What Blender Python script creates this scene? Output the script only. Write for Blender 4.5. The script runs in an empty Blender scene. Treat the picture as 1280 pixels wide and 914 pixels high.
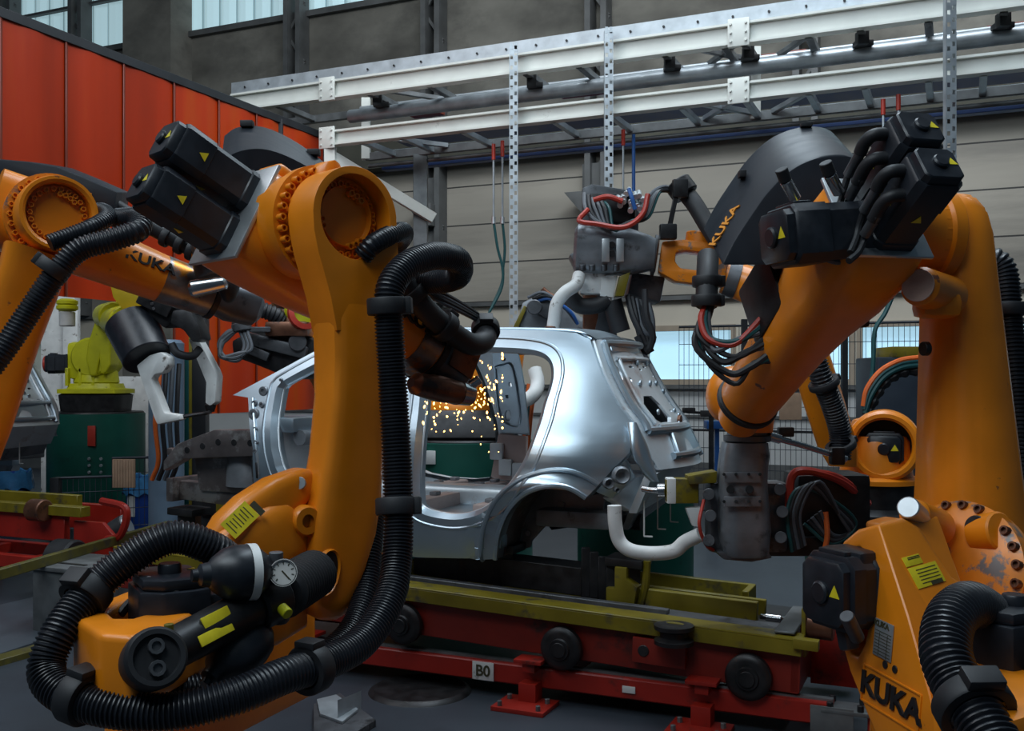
import bpy, bmesh, math, random
from mathutils import Vector as V, Matrix
from mathutils.geometry import tessellate_polygon
random.seed(7)
S = bpy.context.scene
COL = S.collection
# ---------------------------------------------------------------- camera, light, exposure
CZ, F, CX, HY = 1.75, 1270.0, 640.0, 475.0
cd = bpy.data.cameras.new('camera'); cam = bpy.data.objects.new('camera', cd); COL.objects.link(cam)
cam.location = (0, 0, CZ); cam.rotation_euler = (math.pi/2, 0, 0)
cd.sensor_width = 36; cd.lens = 36*F/1280; cd.shift_y = (HY-457)/1280; cd.clip_end = 200
S.camera = cam
S.view_settings.view_transform = 'Standard'
try: S.view_settings.look = 'None'
except Exception: pass
S.view_settings.gamma = 1; S.view_settings.use_curve_mapping = False
S.view_settings.exposure = 0.0
wd = bpy.data.worlds.new('hall_daylight'); S.world = wd; wd.use_nodes = True
wd.node_tree.nodes['Background'].inputs[0].default_value = (0.46, 0.74, 1.0, 1)
wd.node_tree.nodes['Background'].inputs[1].default_value = 0.055
def area(name, loc, target, sx, sy, power, color):
    l = bpy.data.lights.new(name, 'AREA'); l.shape = 'RECTANGLE'; l.size = sx; l.size_y = sy
    l.energy = power; l.color = color
    o = bpy.data.objects.new(name, l); COL.objects.link(o); o.location = loc
    o.rotation_euler = (V(target)-V(loc)).to_track_quat('-Z', 'Y').to_euler()
    return o
# roof skylights of the hall
area('skylight_over_car', (1.5, 6.0, 9.0), (0.2, 6.2, 0), 7, 2.0, 380, (0.74, 0.89, 1.0))
area('skylight_camera_side', (-3.5, -0.5, 8.5), (0.0, 4.5, 1.5), 7, 3.0, 430, (0.80, 0.92, 1.0))
area('skylight_over_gantry', (2.0, 8.0, 9.5), (1.5, 15.0, 3.5), 11, 2.0, 620, (0.92, 0.96, 1.0))
area('skylight_left_bay', (-6.5, 5.0, 8.5), (-3.6, 8.5, 2.5), 3, 5, 160, (0.95, 0.96, 1.0))

# ---------------------------------------------------------------- helpers
def W(px, py, D): return V(((px-CX)/F*D, D, CZ+(HY-py)/F*D))
def FL(px, py, z=0.0):
    D = (CZ-z)*F/(py-HY); return V(((px-CX)/F*D, D, z))
def ray_plane(px, py, p0, n):
    d = V(((px-CX)/F, 1.0, (HY-py)/F)); o = V((0, 0, CZ)); n = V(n)
    return o+d*((V(p0)-o).dot(n)/d.dot(n))
def basis(x, y, z, o=(0, 0, 0)):
    m = Matrix((V(x), V(y), V(z))).transposed().to_4x4(); m.translation = V(o); return m
def frame(o, z, up=(0, 0, 1)):
    z = V(z).normalized(); up = V(up)
    if abs(z.dot(up.normalized())) > .98: up = V((1, 0, 0))
    x = up.cross(z).normalized(); y = z.cross(x); return basis(x, y, z, o)
def smooth_path(pts, n=8):
    P = [V(p) for p in pts]; out = []
    for i in range(len(P)-1):
        p0 = P[i-1] if i else P[0]*2-P[1]; p1 = P[i]; p2 = P[i+1]
        p3 = P[i+2] if i+2 < len(P) else P[-1]*2-P[-2]
        for k in range(n):
            t = k/n
            out.append(.5*((2*p1)+(p2-p0)*t+(2*p0-5*p1+4*p2-p3)*t*t+(3*p1-p0-3*p2+p3)*t**3))
    out.append(P[-1]); return out
def resample(P, step):
    out = [P[0].copy()]; acc = 0
    for i in range(len(P)-1):
        a, b = P[i], P[i+1]; L = (b-a).length; pos = 0
        while acc+L-pos >= step:
            pos += step-acc; acc = 0; out.append(a.lerp(b, pos/L))
        acc += L-pos
    if (out[-1]-P[-1]).length > step*.3: out.append(P[-1].copy())
    return out
SPLIT = set('splice_plate hinge_boss weld_boss end_frame running_rail bolt bolt_hole plug_screw mounting_strip end_bolt anchor_bolt yellow_sticker hanging_hook clamp_finger apron_hole seat_bracket bracket cover_slot hood_clip connector_elbow connector_plug motor_cable rod_clamp side_frame yellow_rail slide_rail eye_bolt clamp_bracket front_cross_member floor_pan rubber_sleeve'.split())
class B:
    def __init__(s, M=None): s.bm = bmesh.new(); s.M = M or Matrix()
    def _add(s, t, M=None):
        me = bpy.data.meshes.new('t')
        t.transform(s.M @ M if M is not None else s.M)
        t.to_mesh(me); t.free(); s.bm.from_mesh(me); bpy.data.meshes.remove(me); return s
    def box(s, c, size, R=None, bev=.008, seg=2):
        t = bmesh.new(); bmesh.ops.create_cube(t, size=1)
        bmesh.ops.scale(t, vec=V(size), verts=t.verts)
        if bev: bmesh.ops.bevel(t, geom=list(t.edges), offset=min(bev, min(size)*.45), segments=seg, affect='EDGES', profile=.6)
        m = Matrix.Translation(V(c))
        if R is not None: m = m @ R.to_3x3().to_4x4()
        return s._add(t, m)
    def bar(s, a, b, w, h, up=(0, 0, 1), bev=.004):
        a, b = V(a), V(b); m = frame((a+b)/2, b-a, up)
        t = bmesh.new(); bmesh.ops.create_cube(t, size=1); bmesh.ops.scale(t, vec=(w, h, (b-a).length), verts=t.verts)
        if bev: bmesh.ops.bevel(t, geom=list(t.edges), offset=min(bev, w*.4, h*.4), segments=1, affect='EDGES')
        return s._add(t, m)
    def lathe(s, prof, o, axis, seg=32, up=(0, 0, 1)):
        m = frame(o, axis, up); t = bmesh.new(); rings = []
        for r, z in prof:
            if r < 1e-6: rings.append([t.verts.new((0, 0, z))])
            else: rings.append([t.verts.new((r*math.cos(2*math.pi*k/seg), r*math.sin(2*math.pi*k/seg), z)) for k in range(seg)])
        for A, C in zip(rings, rings[1:]):
            for k in range(seg):
                k2 = (k+1) % seg
                if len(A) == 1 and len(C) == 1: break
                if len(A) == 1: t.faces.new((A[0], C[k2], C[k]))
                elif len(C) == 1: t.faces.new((A[k], A[k2], C[0]))
                else: t.faces.new((A[k], A[k2], C[k2], C[k]))
        bmesh.ops.recalc_face_normals(t, faces=t.faces)
        return s._add(t, m)
    def cyl(s, a, b, r, r2=None, seg=24, bev=.1):
        a, b = V(a), V(b); L = (b-a).length; r2 = r if r2 is None else r2; e = min(r, r2, L)*bev
        return s.lathe([(0, 0), (r-e, 0), (r, e), (r2, L-e), (r2-e, L), (0, L)], a, b-a, seg)
    def ball(s, c, r, R=None, seg=24):
        t = bmesh.new(); bmesh.ops.create_uvsphere(t, u_segments=seg, v_segments=seg//2, radius=1)
        r = (r, r, r) if isinstance(r, (int, float)) else r
        bmesh.ops.scale(t, vec=r, verts=t.verts); m = Matrix.Translation(V(c))
        if R is not None: m = m @ R.to_4x4()
        return s._add(t, m)
    def tube(s, pts, r, seg=12, n=8, corr=0, depth=.13, raw=False, closed=False, taper=None):
        P = [V(p) for p in pts]
        if not raw: P = smooth_path(P, n)
        if corr: P = resample(smooth_path(P, 3), corr/4)
        t = bmesh.new(); rings = []; N = len(P); nx = None
        for i, p in enumerate(P):
            d = (P[min(i+1, N-1)]-P[max(i-1, 0)])
            d = d.normalized() if d.length > 1e-9 else V((0, 0, 1))
            if nx is None:
                nx = d.cross(V((0, 0, 1)))
                if nx.length < .1: nx = d.cross(V((1, 0, 0)))
            nx = (nx-d*nx.dot(d)).normalized(); ny = d.cross(nx)
            rr = r*(1-depth*(1, .75, 0, 0)[i % 4]) if corr else r
            if taper: rr *= 1+(taper-1)*i/(N-1)
            rings.append([t.verts.new(p+nx*rr*math.cos(2*math.pi*k/seg)+ny*rr*math.sin(2*math.pi*k/seg)) for k in range(seg)])
        for A, C in zip(rings, rings[1:]):
            for k in range(seg): t.faces.new((A[k], A[(k+1) % seg], C[(k+1) % seg], C[k]))
        t.faces.new(rings[0][::-1]); t.faces.new(rings[-1])
        bmesh.ops.recalc_face_normals(t, faces=t.faces)
        return s._add(t)
    def loft(s, rings, cap=True):
        t = bmesh.new(); Rr = [[t.verts.new(V(p)) for p in r] for r in rings]; n = len(Rr[0])
        for A, C in zip(Rr, Rr[1:]):
            for k in range(n): t.faces.new((A[k], A[(k+1) % n], C[(k+1) % n], C[k]))
        if cap: t.faces.new(Rr[0][::-1]); t.faces.new(Rr[-1])
        bmesh.ops.recalc_face_normals(t, faces=t.faces)
        return s._add(t)
    def slab(s, pts, ext, holes=(), bev=.012, seg=2):
        """solid from a planar outline (3-D points) with holes, given its thickness by the vector ext"""
        t = bmesh.new(); loops = [[V(p) for p in pts]]+[[V(p) for p in h] for h in holes]
        vs = [[t.verts.new(p) for p in L] for L in loops]
        ext = V(ext); v2 = [[t.verts.new(p+ext) for p in L] for L in loops]
        flat = [v for L in vs for v in L]; flat2 = [v for L in v2 for v in L]
        if len(loops) == 1: t.faces.new(vs[0]); t.faces.new(v2[0][::-1])
        else:
            for tri in tessellate_polygon(loops):
                try:
                    t.faces.new([flat[i] for i in tri]); t.faces.new([flat2[i] for i in reversed(tri)])
                except ValueError: pass
        for A, C in zip(vs, v2):
            n = len(A)
            for k in range(n): t.faces.new((A[k], A[(k+1) % n], C[(k+1) % n], C[k]))
        bmesh.ops.recalc_face_normals(t, faces=t.faces)
        if bev:
            es = [e for e in t.edges if len(e.link_faces) == 2 and e.calc_face_angle(0) > .5]
            bmesh.ops.bevel(t, geom=es, offset=bev, segments=seg, affect='EDGES', profile=.6, clamp_overlap=True)
        return s._add(t)
    def build(s, name, mat, parent=None, ang=38):
        if parent is not None and name in SPLIT:      # every separate piece is a part of its own
            todo = set(s.bm.verts); out = None
            while todo:
                st = [todo.pop()]; isl = set(st)
                while st:
                    for e in st.pop().link_edges:
                        for v in e.verts:
                            if v not in isl: isl.add(v); todo.discard(v); st.append(v)
                c = B(); mp = {v: c.bm.verts.new(v.co) for v in isl}
                for f in {f for v in isl for f in v.link_faces}: c.bm.faces.new([mp[v] for v in f.verts])
                out = c._build(name, mat, parent, ang)
            s.bm.free(); return out
        return s._build(name, mat, parent, ang)
    def _build(s, name, mat, parent, ang):
        me = bpy.data.meshes.new(name); s.bm.to_mesh(me); s.bm.free()
        o = bpy.data.objects.new(name, me); COL.objects.link(o)
        me.materials.append(mat)
        for p in me.polygons: p.use_smooth = True
        me.set_sharp_from_angle(angle=math.radians(ang))
        if parent is not None:
            wm = WM[parent.name]; me.transform(wm.inverted()); o.parent = parent; WM[o.name] = wm
        else: # origin at the base of the mesh
            if me.vertices:
                c = sum((v.co for v in me.vertices), V())/len(me.vertices); z = min(v.co.z for v in me.vertices)
                m = Matrix.Translation((c.x, c.y, z)); me.transform(m.inverted()); o.matrix_world = m; WM[o.name] = m
        return o
WM = {}
def thing(name, label, cat, loc, group=None):
    o = bpy.data.objects.new(name, None); COL.objects.link(o); o.location = V(loc); o.empty_display_size = .1
    WM[o.name] = Matrix.Translation(V(loc)); return tag(o, label, cat, group)
def tag(o, label=None, cat=None, group=None, kind=None):
    if label: o['label'] = label
    if cat: o['category'] = cat
    if group: o['group'] = group
    if kind: o['kind'] = kind
    return o
def struct(b, name, m): return tag(b.build(name, m), kind='structure')
def inst(src, parent, M):
    """another object on the same mesh, at M given in world space (mesh is modelled around its parent origin)"""
    o = src.copy(); COL.objects.link(o); o.parent = parent; o.matrix_local = WM[parent.name].inverted() @ M; return o
def dup(root, loc, label=None, group=None):
    r = root.copy(); COL.objects.link(r); r.location = V(loc)
    if label: r['label'] = label
    if group: r['group'] = group
    def kids(a, b):
        for ch in list(a.children):
            c = ch.copy(); COL.objects.link(c); c.parent = b; kids(ch, c)
    kids(root, r); return r
def rr_ring(M, hx, hy, n=24, e=4.0):
    out = []
    for k in range(n):
        a = 2*math.pi*(k+.5)/n; c, s_ = math.cos(a), math.sin(a); q = (abs(c)**e+abs(s_)**e)**(-1/e)
        out.append(M @ V((hx*c*q, hy*s_*q, 0)))
    return out
def text(s, M, size, mat, parent, name='lettering', sx=1.0, ext=.0015, bold=.0):
    cu = bpy.data.curves.new('txt', 'FONT'); cu.body = s; cu.size = 1; cu.extrude = ext/size; cu.offset = bold
    cu.align_x = 'CENTER'; cu.align_y = 'CENTER'
    o = bpy.data.objects.new('txt', cu); COL.objects.link(o); dg = bpy.context.evaluated_depsgraph_get()
    me = bpy.data.meshes.new_from_object(o.evaluated_get(dg)); bpy.data.objects.remove(o)
    t = B(M); bm = bmesh.new(); bm.from_mesh(me); bpy.data.meshes.remove(me)
    bmesh.ops.scale(bm, vec=(size*sx, size, size), verts=bm.verts); t._add(bm)
    return t.build(name, mat, parent)

# ---------------------------------------------------------------- materials
def mat(name, c, rough=.5, metal=0.0, var=.15, scale=6.0, bump=0.0, c2=None, t2=.62, w2=.05, s2=9.0, emit=0, coat=0, trans=0, stretch=None):
    m = bpy.data.materials.new(name); m.use_nodes = True; nt = m.node_tree; N = nt.nodes; L = nt.links
    p = N['Principled BSDF']; tc = N.new('ShaderNodeTexCoord'); src = tc.outputs['Object']
    if stretch:
        mp = N.new('ShaderNodeMapping'); mp.inputs['Scale'].default_value = stretch; L.new(src, mp.inputs[0]); src = mp.outputs[0]
    n = N.new('ShaderNodeTexNoise'); n.inputs['Scale'].default_value = scale; n.inputs['Detail'].default_value = 5
    L.new(src, n.inputs['Vector'])
    r = N.new('ShaderNodeValToRGB'); e = r.color_ramp.elements
    e[0].position = .3; e[1].position = .72
    e[0].color = (*[x*(1-var) for x in c], 1); e[1].color = (*[min(1, x*(1+var)) for x in c], 1)
    L.new(n.outputs['Fac'], r.inputs[0]); out = r.outputs[0]
    if c2 is not None:
        n2 = N.new('ShaderNodeTexNoise'); n2.inputs['Scale'].default_value = s2; n2.inputs['Detail'].default_value = 8; n2.inputs['Roughness'].default_value = .65
        L.new(src, n2.inputs['Vector'])
        k = N.new('ShaderNodeValToRGB'); k.color_ramp.elements[0].position = t2; k.color_ramp.elements[1].position = t2+w2
        L.new(n2.outputs['Fac'], k.inputs[0])
        mx = N.new('ShaderNodeMix'); mx.data_type = 'RGBA'; L.new(k.outputs[0], mx.inputs[0]); L.new(out, mx.inputs[6]); mx.inputs[7].default_value = (*c2, 1); out = mx.outputs[2]
    L.new(out, p.inputs['Base Color']); p.inputs['Roughness'].default_value = rough; p.inputs['Metallic'].default_value = metal
    if coat: p.inputs['Coat Weight'].default_value = coat; p.inputs['Coat Roughness'].default_value = .15
    if trans: p.inputs['Transmission Weight'].default_value = trans
    mr = N.new('ShaderNodeMapRange'); mr.inputs[3].default_value = max(.02, rough-.1); mr.inputs[4].default_value = min(1, rough+.12)
    L.new(n.outputs['Fac'], mr.inputs[0]); L.new(mr.outputs[0], p.inputs['Roughness'])
    if bump:
        b = N.new('ShaderNodeBump'); b.inputs['Strength'].default_value = bump; b.inputs['Distance'].default_value = .01
        L.new(n.outputs['Fac'], b.inputs['Height']); L.new(b.outputs[0], p.inputs['Normal'])
    if emit: p.inputs['Emission Color'].default_value = (*c, 1); p.inputs['Emission Strength'].default_value = emit
    return m
ORANGE = mat('orange_robot_paint', (.80, .235, .006), .38, 0, .10, 5, .04, (.20, .07, .035), .665, .03, 7, coat=.25)
ORANGE_W = mat('scraped_orange_paint', (.72, .21, .008), .38, .1, .16, 6, .1, (.16, .13, .12), .56, .06, 9, coat=.2)
SCUFF = mat('scuffed_metal', (.20, .19, .19), .3, .7, .35, 14, .15, (.45, .16, .01), .56, .06, 6)
REDD = mat('shaded_red_carriage_paint', (.17, .011, .005), .45, 0, .2, 4, .03, (.04, .01, .008), .56, .12, 5)  # conveyor red darkened: the shade on the carriage is put into the colour
BLACK = mat('black_motor_plastic', (.012, .015, .021), .38, 0, .25, 20, .02)
HOOD = mat('satin_black_hood', (.013, .017, .024), .44, 0, .12, 8, .02, stretch=(1, 6, 1))
HOOD.node_tree.nodes['Principled BSDF'].inputs['Specular IOR Level'].default_value = .28
HOSE = mat('black_corrugated_rubber', (.011, .013, .018), .34, 0, .2, 8)
RUBB = mat('dull_black_rubber', (.014, .015, .018), .55, 0, .3, 10, .05)
STEEL = mat('bare_car_body_steel', (.45, .54, .61), .33, .88, .07, 3, 0, (.40, .44, .48), .66, .12, 2.5)
STEEL2 = mat('inner_panel_steel', (.62, .68, .72), .38, .5, .12, 5, .03, (.42, .35, .33), .58, .1, 3)
PINK = mat('primer_steel_member', (.46, .37, .35), .4, .35, .12, 6, .02)
BROWNST = mat('dull_brown_steel', (.20, .17, .165), .36, .75, .3, 7, .08, (.36, .34, .33), .55, .08, 5)
GUN = mat('dark_cast_metal', (.105, .11, .12), .42, .55, .3, 9, .12, (.035, .035, .038), .57, .1, 7)
GUNL = mat('grey_cast_aluminium', (.20, .215, .235), .44, .5, .25, 8, .1, (.07, .07, .075), .58, .1, 6)
DARK = mat('grimy_black_metal', (.022, .022, .024), .42, .4, .5, 12, .15)
BRNG = mat('heat_brown_copper', (.17, .075, .045), .34, .6, .4, 9, .1, (.04, .03, .03), .55, .1, 8)
CHROME = mat('shiny_steel', (.55, .55, .56), .2, 1, .1, 10)
ALU = mat('mounting_plate_metal', (.55, .58, .60), .35, .8, .1, 9)
WHITE = mat('dirty_white_paint', (.64, .65, .64), .5, 0, .12, 8, .03, (.12, .10, .08), .60, .08, 10)
GREEN = mat('dark_green_pedestal_paint', (.004, .085, .062), .42, 0, .15, 4, .02, (.01, .04, .035), .6, .1, 5)
YEL = mat('dirty_yellow_paint', (.16, .125, .005), .45, 0, .25, 5, .04, (.05, .045, .03), .56, .12, 6)
LIME = mat('lime_yellow_robot_paint', (.56, .55, .012), .42, 0, .15, 5, .02, (.10, .09, .02), .64, .06, 7)
LABEL = mat('yellow_label', (.75, .62, .02), .45, 0, .1, 30)
LABELT = mat('label_print', (.05, .045, .02), .6, 0, .1, 30)
REDP = mat('red_conveyor_paint', (.30, .014, .007), .42, 0, .2, 4, .03, (.06, .015, .012), .58, .12, 5)
GANT = mat('white_gantry_paint', (.62, .64, .60), .45, 0, .07, 4, .02, (.33, .33, .30), .64, .1, 4)
GALV = mat('galvanised_steel', (.38, .42, .45), .42, .55, .2, 7, .04)
GALD = mat('grimy_galvanised_steel', (.15, .16, .165), .5, .5, .3, 7, .05)
BLUE = mat('blue_painted_duct', (.014, .045, .16), .5, 0, .2, 4)
BBIN = mat('blue_bin_plastic', (.008, .05, .28), .45, 0, .1, 6)
BAG = mat('blue_bin_bag', (.05, .20, .42), .22, 0, .2, 12, .2)
RUST = mat('rusty_red_plate', (.20, .035, .015), .6, 0, .3, 5, .05)
CABG = mat('grey_cable', (.075, .085, .10), .45, 0, .2, 9)
CABR = mat('red_hose', (.42, .035, .02), .4, 0, .15, 9)
CABT = mat('teal_cable', (.01, .07, .075), .42, 0, .15, 9)
CABO = mat('orange_cable', (.62, .12, .02), .4, 0, .15, 9)
CABB = mat('blue_cable', (.02, .10, .33), .4, 0, .15, 9)
PLATEG = mat('grey_nameplate', (.33, .35, .37), .4, .5, .1, 20)
GAUGE = mat('gauge_dial_white', (.75, .74, .70), .4, 0, .03, 20)
KORN = mat('orange_lettering', (.72, .27, .02), .5, 0, .1, 20)
CARD = mat('brown_board', (.36, .24, .16), .7, 0, .2, 8)
# ================================================================ SETTING
U = V((.914, -.404, 0)).normalized(); VV = V((.404, .914, 0)).normalized(); UP = V((0, 0, 1))   # hall axes: along the line, across it
def wall_pt(s, z, off=0.0): return V((0, 16, 0))+U*s+UP*z-VV*off     # the back wall runs along the line
fl = mat('grey_concrete_floor', (.030, .038, .049), .42, 0, .22, .9, .04, (.018, .022, .029), .55, .18, 1.3)
b = B(); b.slab([wall_pt(-24, 0, -.3), wall_pt(13, 0, -.3), V((12, -4, 0)), V((-14, -4, 0))], (0, 0, -.2), bev=0); struct(b, 'floor', fl)
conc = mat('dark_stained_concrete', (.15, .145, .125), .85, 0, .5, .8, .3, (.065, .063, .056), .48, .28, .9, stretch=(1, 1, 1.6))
def plank(name, c, dark):
    m = mat(name, c, .7, 0, .3, .55, .15, dark, .52, .3, .45, stretch=(.30, .30, 2.4))
    nt = m.node_tree; N = nt.nodes; L = nt.links; p = N['Principled BSDF']
    tc = N.new('ShaderNodeTexCoord'); sp = N.new('ShaderNodeSeparateXYZ'); L.new(tc.outputs['Object'], sp.inputs[0])
    mu = N.new('ShaderNodeMath'); mu.operation = 'MULTIPLY'; mu.inputs[1].default_value = 1/.62; L.new(sp.outputs[2], mu.inputs[0])
    fr = N.new('ShaderNodeMath'); fr.operation = 'FRACT'; L.new(mu.outputs[0], fr.inputs[0])
    lt = N.new('ShaderNodeMath'); lt.operation = 'LESS_THAN'; lt.inputs[1].default_value = .035; L.new(fr.outputs[0], lt.inputs[0])
    old = p.inputs['Base Color'].links[0].from_socket
    mx = N.new('ShaderNodeMix'); mx.data_type = 'RGBA'; L.new(lt.outputs[0], mx.inputs[0]); L.new(old, mx.inputs[6]); mx.inputs[7].default_value = (*[x*.35 for x in dark], 1)
    L.new(mx.outputs[2], p.inputs['Base Color']); return m
lowc = plank('weathered_concrete_panels', (.28, .26, .22), (.085, .083, .078))
beige = mat('pale_beige_wall', (.50, .46, .38), .75, 0, .08, 1.5)
whitew = mat('white_wall_panel', (.46, .48, .48), .6, 0, .1, 1.2)
girc = mat('shaded_olive_girder', (.05, .05, .038), .8, 0, .4, 1.2, .2)  # wall ledge girder, its shadow put into the dark olive colour
steelw = mat('grey_wall_steel', (.10, .105, .105), .6, .2, .25, 3)
frm = mat('beige_window_frame', (.30, .25, .19), .6, 0, .15, 3)
def wbox(b, s0, s1, z0, z1, o0, o1):
    b.slab([wall_pt(s0, z0, o0), wall_pt(s1, z0, o0), wall_pt(s1, z1, o0), wall_pt(s0, z1, o0)], -VV*(o1-o0), bev=0)
SL, SR = -24, 13
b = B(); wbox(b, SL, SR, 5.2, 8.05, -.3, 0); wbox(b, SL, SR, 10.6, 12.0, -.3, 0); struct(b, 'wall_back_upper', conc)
b = B(); wbox(b, SL, SR, 2.98, 5.2, -.3, .02); struct(b, 'wall_back_middle', lowc)
b = B(); wbox(b, SL, SR, 2.55, 2.92, -.3, .0); struct(b, 'wall_back_lintel', beige)
b = B(); wbox(b, SL, SR, 2.92, 2.98, -.3, .08); struct(b, 'trim_1', steelw)
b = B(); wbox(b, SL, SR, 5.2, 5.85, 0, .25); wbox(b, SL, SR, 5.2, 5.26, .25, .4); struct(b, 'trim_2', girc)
b = B(); wbox(b, SL, SR, 0, 1.68, -.3, .0); struct(b, 'wall_back_lower', whitew)
b = B(); wbox(b, SL, SR, 0, .55, 0, .04); wbox(b, SL, SR, 1.2, 1.24, 0, .04); wbox(b, SL, SR, 1.62, 1.68, 0, .10); struct(b, 'trim_3', steelw)
pane = mat('bright_window_glass', (.42, .68, .84), .3, 0, .05, 2, emit=.85)
def s_of(px): q = (px-CX)/F; return q*16/(U.x-q*U.y)
# lower row of windows
wins = [(-16.6, -15.2), (-14.9, -13.5), (-12.2, -11.0), (-10.4, -9.3), (s_of(812)-.1, s_of(920)), (s_of(938), s_of(1068)), (s_of(1110)-.4, s_of(1110)+.75), (s_of(1110)+.95, s_of(1110)+2.3), (7.6, 9.2), (9.5, 11.2)]
last = SL
b = B()
for i, (a, c) in enumerate(wins):
    if a > last: wbox(b, last, a, 1.68, 2.55, -.3, 0)
    last = c
wbox(b, last, SR, 1.68, 2.55, -.3, 0); struct(b, 'wall_back_piers', beige)
for i, (a, c) in enumerate(wins):
    b = B(); wbox(b, a, c, 1.68, 2.55, -.16, -.13); w = struct(b, 'window_%d' % (i+1), pane)
    b = B()
    for q in ((a, a+.07, 1.68, 2.55), (c-.07, c, 1.68, 2.55), (a+.07, c-.07, 1.68, 1.76), (a+.07, c-.07, 2.47, 2.55)): wbox(b, *q, -.12, .04)
    b.build('window_frame', frm, w)
# high band of translucent corrugated glazing
def corr_mat():
    m = mat('translucent_corrugated_glazing', (.56, .76, .80), .4, 0, .1, 2, emit=.5)
    nt = m.node_tree; N = nt.nodes; L = nt.links; p = N['Principled BSDF']
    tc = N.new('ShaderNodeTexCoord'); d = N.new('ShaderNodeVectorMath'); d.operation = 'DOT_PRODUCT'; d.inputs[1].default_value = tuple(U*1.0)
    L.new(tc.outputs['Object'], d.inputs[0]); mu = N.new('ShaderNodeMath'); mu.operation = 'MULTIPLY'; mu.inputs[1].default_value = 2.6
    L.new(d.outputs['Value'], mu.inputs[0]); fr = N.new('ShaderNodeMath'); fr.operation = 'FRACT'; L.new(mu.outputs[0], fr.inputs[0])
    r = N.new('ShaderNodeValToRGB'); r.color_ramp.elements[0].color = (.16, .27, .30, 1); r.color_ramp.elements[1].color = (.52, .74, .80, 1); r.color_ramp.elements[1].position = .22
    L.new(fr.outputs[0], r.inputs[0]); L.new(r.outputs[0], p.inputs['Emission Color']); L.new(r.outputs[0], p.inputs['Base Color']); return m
cm = corr_mat()
b = B()
n = 300; rows = []
for k in range(n+1):
    s = SL+(SR-SL)*k/n; o = -.1+.03*math.sin(k*2.0)
    rows.append((wall_pt(s, 8.05, o), wall_pt(s, 10.6, o)))
for z0, z1 in ((8.05, 10.6),):
    for k in range(n):
        q = [rows[k][0], rows[k+1][0], rows[k+1][1], rows[k][1]]
        f = [b.bm.verts.new(p) for p in q]; b.bm.faces.new(f)
struct(b, 'window_11', cm)
b = B(); wbox(b, SL, SR, 8.0, 8.1, 0, .1); wbox(b, SL, SR, 8.95, 9.0, 0, .1); struct(b, 'trim_4', steelw)
# concrete column and lattice columns in front of the wall
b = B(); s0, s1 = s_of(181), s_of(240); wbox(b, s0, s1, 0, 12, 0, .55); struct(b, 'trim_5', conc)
def lattice(px, wpx, n):
    s = s_of(px); w = wpx; b = B()
    wbox(b, s-w/2, s-w/2+.09, 2.98, 12, .02, .30); wbox(b, s+w/2-.09, s+w/2, 2.98, 12, .02, .30)
    k = 0; z = 3.2
    while z < 11.5:
        a, c = (s-w/2, s+w/2) if k % 2 else (s+w/2, s-w/2)
        b.bar(wall_pt(a, z, .16), wall_pt(c, z+.5, .16), .05, .05); z += .5; k += 1
    struct(b, 'trim_%d' % n, steelw)
for i, px in enumerate((20, 108, 377, 548, 752, 1010)): lattice(px, .34, 6+i)
# wall brackets under the girder
for i, px in enumerate((548, 745)):
    s = s_of(px); b = B(); wbox(b, s-.14, s+.14, 3.0, 5.0, .02, .22)
    b.slab([wall_pt(s-.35, 4.55, .25), wall_pt(s+.1, 4.55, .25), wall_pt(s+.1, 4.2, .25), wall_pt(s-.05, 4.2, .25)], -VV*.2, bev=.005)
    struct(b, 'trim_%d' % (20+i), steelw)

# ================================================================ OVERHEAD GANTRY
G0 = V((0, 10.4, 0))
def g(s, d, z): return G0+U*s+VV*d+UP*z
def gs(px, D0=10.4): q = (px-CX)/F; return q*D0/(U.x-q*U.y)
def gz(py, px):
    s = gs(px); p = G0+U*s; return CZ+(HY-py)/F*p.y
gl, gr = gs(292), 6.6
zu0, zu1 = gz(92, 640)-.02, gz(70, 640)      # upper beam
zl0, zl1 = gz(158, 640), gz(138, 640)
root = thing('overhead_gantry', 'long cream white steel double-level gantry crossing the hall above the car', 'gantry', g(0, 0, 0)+UP*zl0)
def ibeam(b, s0, s1, d, z0, z1, w=.12, t=.022):
    wz = lambda a, c, y0, y1: b.slab([g(s0, d+y0, a), g(s1, d+y0, a), g(s1, d+y0, c), g(s0, d+y0, c)], VV*(y1-y0), bev=0)
    wz(z0, z0+t, -w/2, w/2); wz(z1-t, z1, -w/2, w/2); wz(z0+t, z1-t, -.02, .012)
s415 = gs(413)
for nm, a, d, z0, z1, m in (('upper_front_beam', gl, 0, zu0, zu1, GANT), ('lower_front_beam', s415, 0, zl0, zl1, GANT)):
    b = B(); ibeam(b, a, gr, d, z0, z1); b.build(nm, m, root)
for nm, a, z in (('upper_rear_bar', gl, zu0), ('lower_rear_bar', s415, zl0)):
    b = B(); b.bar(g(a, .75, z+.03), g(gr, .75, z+.03), .06, .09); b.build(nm, GALD, root)
b = B()   # bolted angle along the top of the upper beam
b.slab([g(gl, -.04, zu1), g(gr, -.04, zu1), g(gr, -.04, zu1+.12), g(gl, -.04, zu1+.12)], VV*.012, bev=0)
b.slab([g(gl, -.04, zu1+.12), g(gr, -.04, zu1+.12), g(gr, .08, zu1+.12), g(gl, .08, zu1+.12)], UP*.012, bev=0)
tr = b.build('top_angle_rail', GALV, root)
b = B(); s = gl+.2
while s < gr: b.cyl(g(s, -.045, zu1+.06), g(s, -.056, zu1+.06), .012, seg=8); s += .33
tag(b.build('rail_bolts', DARK, tr), kind='stuff')
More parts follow.
